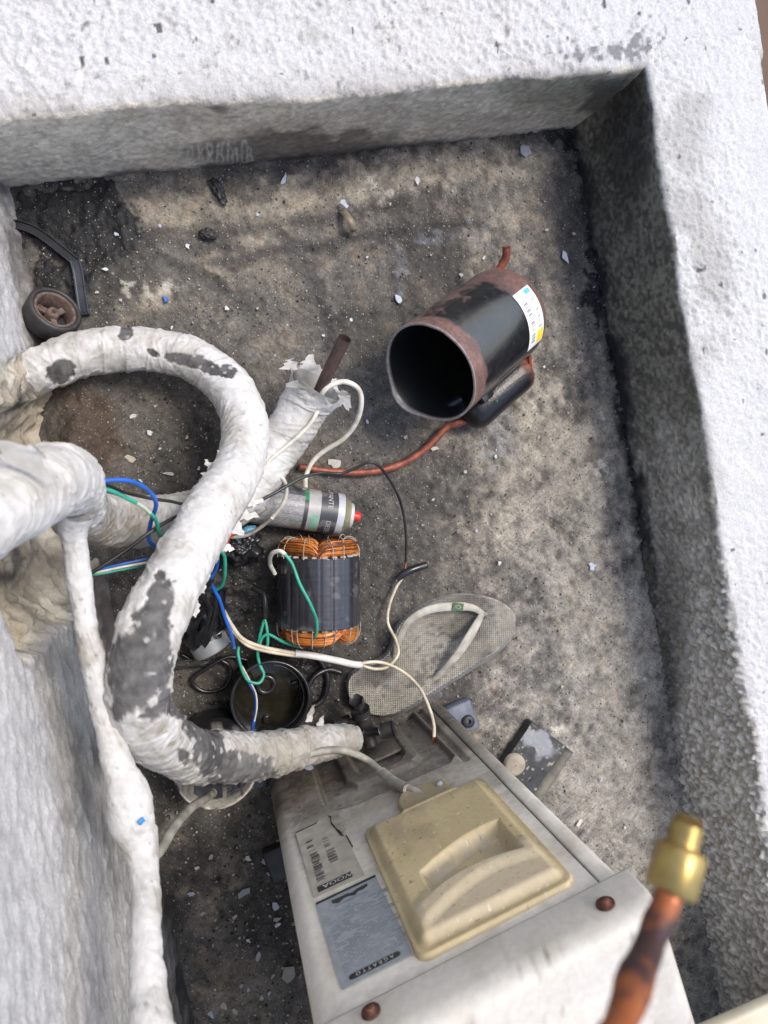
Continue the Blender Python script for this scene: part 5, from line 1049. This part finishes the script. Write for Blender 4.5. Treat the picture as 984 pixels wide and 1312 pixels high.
def build_block():
    c = P(690, 972, .02); T = thing('rubber_block', 'worn black rubber mounting block with pale rounded edge beside the outdoor unit', 'block', (c[0], c[1], .003), Quaternion((0, 0, 1), math.radians(-37)))
    nx, ny = 60, 70; X, Y = np.meshgrid(np.linspace(-.050, .040, nx), np.linspace(-.075, .042, ny), indexing='ij')
    V, Fc = rounded_box(.080, .118, .020, .003); V = V - [.010, .016, 0]; m = fbm(V * 40, 3, 1201)
    nx, ny = 70, 90; X, Y = np.meshgrid(np.linspace(-.0495, .0295, nx), np.linspace(-.0745, .0425, ny), indexing='ij'); q = np.stack([X, Y, 0 * X], -1); m = fbm(q * 45, 4, 1203); f = fbm(q * 170, 2, 1204)
    col = mixc((.030, .030, .029), (.05, .05, .048), sst(-.3, .5, m)); sm = sst(.35, .75, np.exp(-((X + .018) / .03) ** 2 - ((Y - .02) / .026) ** 2) + .35 * m); col = mixc(col, (.26, .27, .29), sm * .9); col = mixc(col, (.30, .29, .25), sst(.62, .78, vn(q * 210, 1206)) * .8)
    o = obj('slab', V, Fc, M['black'], T); obj('worn_top', np.stack([X, Y, .0205 + .0008 * m], -1).reshape(-1, 3), gridfaces(nx, ny), M['painted'], o, True, np.c_[col.reshape(-1, 3), np.full(nx * ny, .6)])
    tube('rounded_edge', [(.036, -.076, .014), (.036, 0, .014), (.036, .042, .014)], .0115, mat('dusty_rubber', (.19, .175, .135), (.10, .095, .08), .75, 0, 50, .35, .65, .3, 200), T, 20, 20)
    V, Fc, _, _ = lathe_arrays([(.001, .008), (.014, .008), (.0175, .0065), (.0185, 0)], 40); b = obj('pad', V, Fc, mat('tan_pad', (.33, .29, .22), (.24, .21, .16), .8, 0, 60), T); b.location = (-.034, -.030, .0195)
build_block()

T = thing('flare_fitting', 'brass flare nut on a tape-stained copper tube rising above the outdoor unit', 'fitting')
cu = mat('stained_copper', (.34, .105, .035), (.060, .032, .033), .42, .35, 60, .44, .58, .15, 120)
tp = [PD(858, 1146, .268), PD(848, 1172, .262), PD(832, 1210, .252), PD(812, 1262, .232), PD(796, 1312, .216), PD(770, 1380, .200)]
tp += [np.array(tp[-1]) + [.01, -.07, -.01], np.array([.20, -.50, .77]), np.array([.26, -.72, .63]), np.array([.28, -.80, .583])]
rr = [.0048, .0048, .0050, .0053, .0050, .005, .006, .006, .006, .006]
def bumpd(TH, S, base): return .0009 * np.exp(-((S - .045) / .006) ** 2) + .0008 * np.exp(-((S - .012) / .004) ** 2) + .0006 * vn(base * 120, 5)
tube('copper_tube', [np.r_[p, r] for p, r in zip(tp, rr)], 0, cu, T, 120, 24, True, None, bumpd)
a0, a1, a2 = PD(857, 1150, .269), PD(866, 1118, .272), PD(872, 1092, .274); e = PD(884, 1046, .278)
axv = e - a0; axv /= np.linalg.norm(axv); qz = Vector((0, 0, 1)).rotation_difference(Vector(axv))
def fit(name, prof, ns, par=T, sm=True, m=M['brass'], tw=0):
    V, Fc, _, _ = lathe_arrays(prof, ns); ca, sa = math.cos(tw), math.sin(tw); V = V @ np.array([[ca, sa, 0], [-sa, ca, 0], [0, 0, 1]]); o = obj(name, xf(V, np.array(qz.to_matrix().to_4x4())) + a0, Fc, m, par, sm); return o
Lh = np.linalg.norm(e - a0); 
fit('ferrule', [(.0051, -.004), (.0055, 0), (.0055, .004)], 24, m=M['dull_copper'])
nut = fit('hex_nut', [(.0050, .0012), (.0090, .0016), (.0101, .0030), (.0101, .0170), (.0090, .0190), (.0050, .0193)], 6, sm=False, tw=.55)
tpz = [(.0056, .0185)]; z = .0200
while z < Lh - .003: tpz += [(.0064, z), (.0059, z + .0006)]; z += .0012
tpz += [(.0062, Lh - .004), (.0046, Lh), (.0030, Lh), (.0028, Lh - .008)]
fit('threaded_end', tpz, 36)

T = thing('cream_board', 'cream painted board lying across the parapet at the corner of the scene', 'board')
b0, b1 = P(893, 1318, .20), P(990, 1275, .20); dr = (b1 - b0) / np.linalg.norm(b1 - b0); nr = np.array([dr[1], -dr[0], 0]);
V, Fc = rounded_box(.62, .34, .022, .006); V = (V[:, :1] + .24) * dr + (V[:, 1:2] - .17) * -nr * -1 * -1 + V[:, 2:] * np.array([0, 0, 1]); V = V + b0 - np.array([0, 0, .022]) + np.array([0, 0, .012])
obj('panel', V, [f[::-1] for f in Fc], mat('cream_paint', (.62, .56, .43), (.52, .46, .34), .5, 0, 14, .35, .65), T)

# ------------------------------------------------------------------ loose flakes and grit
def flake(x, y, sx, sy, rot, colr, label, cat='paint flake', group=None, name='paint_flake', seed=0, z=.0035, th=.0012, tilt=.1):
    rn = random.Random(seed * 13 + int(x)); n = rn.randint(6, 9); poly = []
    for k in range(n): a = 2 * math.pi * k / n + rn.uniform(-.25, .25); r = rn.uniform(.38, 1.15); poly.append((sx * r * math.cos(a), sy * r * math.sin(a)))
    V, Fc = prism(poly, 0, th); V[:, 2] += .12 * np.abs(V[:, 0]) 
    o = obj(name, V, Fc, M['flake'], None, False, np.tile((*colr, .6), (len(V), 1))); o.location = Vector(P(x, y, z)); o.rotation_euler = (rn.uniform(-tilt, tilt), rn.uniform(-tilt, tilt), rot); return tag(o, label, cat, group)
def pick(t):
    n = random.choice(['white', 'tan', 'grey', 'bluish']); return {'white': WHT, 'tan': TAN, 'grey': (.36, .35, .33), 'bluish': BLU}[n], t % n
WHT, GRY, TAN, BLU = (.56, .56, .56), (.28, .30, .33), (.40, .365, .29), (.42, .46, .54)
flake(725, 330, .007, .014, .3, BLU, 'long pale flake between the compressor shell and the tarry parapet foot'); flake(763, 370, .006, .007, .5, WHT, 'pale paint flake resting on the tar bead by the long parapet'); flake(758, 725, .009, .008, .2, BLU, 'broad white flake alone on the open grey floor')
flake(673, 195, .011, .016, .1, GRY, 'square grey plastic scrap near the inner parapet corner', 'scrap', None, 'plastic_scrap', 5); flake(441, 262, .005, .009, .6, BLU, 'pale blue shard stuck on the beige metal clip', 'shard', None, 'plastic_shard', 6, .012)
flake(213, 384, .004, .007, .4, (.02, .12, .42), 'small bright blue plastic bit on the chalky patch', 'plastic bit', None, 'plastic_bit', 7, .005, .004); flake(56, 495, .007, .008, .4, (.01, .06, .20), 'dark blue plastic scrap under the wall end of the S-shaped pipe', 'scrap', None, 'plastic_scrap', 8, .03, .004)
flake(395, 983, .016, .008, -.2, (.22, .25, .33), 'blue-grey plastic flap tucked under the pipe at the unit corner', 'scrap', None, 'plastic_scrap', 9, .09)
flake(313, 1143, .016, .009, .6, GRY, 'large grey crescent flake on the gritty strip beside the unit'); flake(353, 1161, .006, .009, .2, BLU, 'pale oval flake against the unit beside the gritty strip'); flake(372, 1250, .014, .016, .4, (.28, .26, .22), 'large dull flake leaning on the unit wall', seed=3)
flake(168, 587, .011, .006, -.3, TAN, 'long cream chip inside the curve of the S-shaped pipe'); flake(217, 607, .011, .004, -.05, (.36, .36, .34), 'grey curved chip inside the curve of the S-shaped pipe'); flake(282, 508, .009, .010, .4, TAN, 'tan chip tucked beside the arch of the S-shaped pipe')
flake(170, 533, .007, .006, .2, WHT, 'white chip inside the arch of the S-shaped pipe'); flake(192, 554, .007, .005, -.5, WHT, 'narrow white chip inside the arch of the S-shaped pipe'); flake(428, 594, .014, .009, .1, (.44, .42, .36), 'cream paint flake touching the bent copper pipe')
flake(557, 575, .008, .004, 0, (.46, .42, .34), 'small cream flake just off the bend of the copper pipe'); flake(535, 232, .005, .007, .2, WHT, 'white chip below the drip-marked parapet middle'); flake(511, 382, .007, .008, .4, BLU, 'bluish flake beside the mouth of the compressor shell', seed=4)
flake(364, 229, .004, .011, -.5, BLU, 'narrow white sliver below the soot stain of the parapet'); flake(742, 1054, .008, .008, 0, (.58, .56, .50), 'rounded white chip beside the unit near the rubber block')
for k, (x, y) in enumerate([(318, 1100), (270, 1098), (252, 1112), (338, 1104), (355, 1178), (350, 1250), (318, 1268), (309, 1263), (345, 1272), (335, 1278), (286, 1288), (302, 1296), (270, 1300), (355, 1185), (300, 1175), (318, 1205), (260, 1170), (330, 1225), (245, 1145), (345, 1120)]):
    flake(x, y, random.uniform(.003, .006), random.uniform(.003, .008), random.uniform(0, 3), *pick('small %s chip on the gritty strip between unit and tall wall'), 'paint flake', 'chips on the gritty strip', seed=k)
for k, (x, y) in enumerate([(640, 722), (697, 470), (772, 536), (826, 870), (706, 975), (635, 585), (560, 205), (500, 262), (580, 245), (700, 295), (590, 352), (620, 330), (470, 330), (355, 455), (450, 410), (520, 560), (596, 605), (470, 540), (415, 430), (330, 275), (240, 315), (205, 290), (330, 395), (290, 395), (740, 395), (735, 300), (690, 560), (720, 880), (800, 1060), (770, 1000), (840, 1150), (905, 1260), (150, 300), (135, 345), (125, 375), (155, 385), (220, 420), (240, 560), (205, 575), (250, 520), (200, 520), (255, 600), (180, 615), (555, 640), (610, 680), (650, 790)]):
    flake(x, y, random.uniform(.0022, .0042), random.uniform(.0022, .005), random.uniform(0, 3), *pick('tiny %s chip scattered on the open stained floor'), 'paint flake', 'tiny chips on the open floor', seed=k + 40)
def build_grit():
    V = []; Fc = []; cc = []; rn = np.random.default_rng(21); base = np.array([(1, 0, 0), (0, 1, 0), (-1, 0, 0), (0, -1, 0), (0, 0, .9), (0, 0, -.4)], float); tri = [(0, 1, 4), (1, 2, 4), (2, 3, 4), (3, 0, 4), (1, 0, 5), (2, 1, 5), (3, 2, 5), (0, 3, 5)]
    pal = [(.42, .40, .35), (.55, .55, .54), (.03, .03, .03), (.022, .022, .022), (.25, .20, .14), (.36, .31, .23)]
    for k in range(6500):
        u, v = rn.uniform(.02, .87), rn.uniform(.01, 1.5); w = uv2w(np.array(u), np.array(v), np.array(0.)); px, py = proj(w)
        dens = .35 + .65 * np.exp(-((px - 200) / 260) ** 2) + (1.2 if (py > 1040 and px < 400) else 0)
        if rn.random() > dens: continue
        s = .0007 + .0016 * rn.random() ** 3 + (.0012 if (py > 1040 and px < 400) else 0); a = rn.uniform(0, 6.28); R2 = np.array([[math.cos(a), -math.sin(a), 0], [math.sin(a), math.cos(a), 0], [0, 0, 1]])
        q = base * rn.uniform(.6, 1.4, (6, 3)) * s; n = len(V) * 6; V.append(q @ R2.T + w + [0, 0, .0016]); Fc += [(a_ + n, b_ + n, c_ + n) for a_, b_, c_ in tri]; cc.append(np.tile((*pal[rn.integers(0, 6)], .85), (6, 1)))
    o = obj('grit', np.vstack(V), np.array(Fc), M['flake'], None, False, np.vstack(cc)); tag(o, 'fine grit and crumbs scattered over the stained floor', 'grit', None, 'stuff')
build_grit()
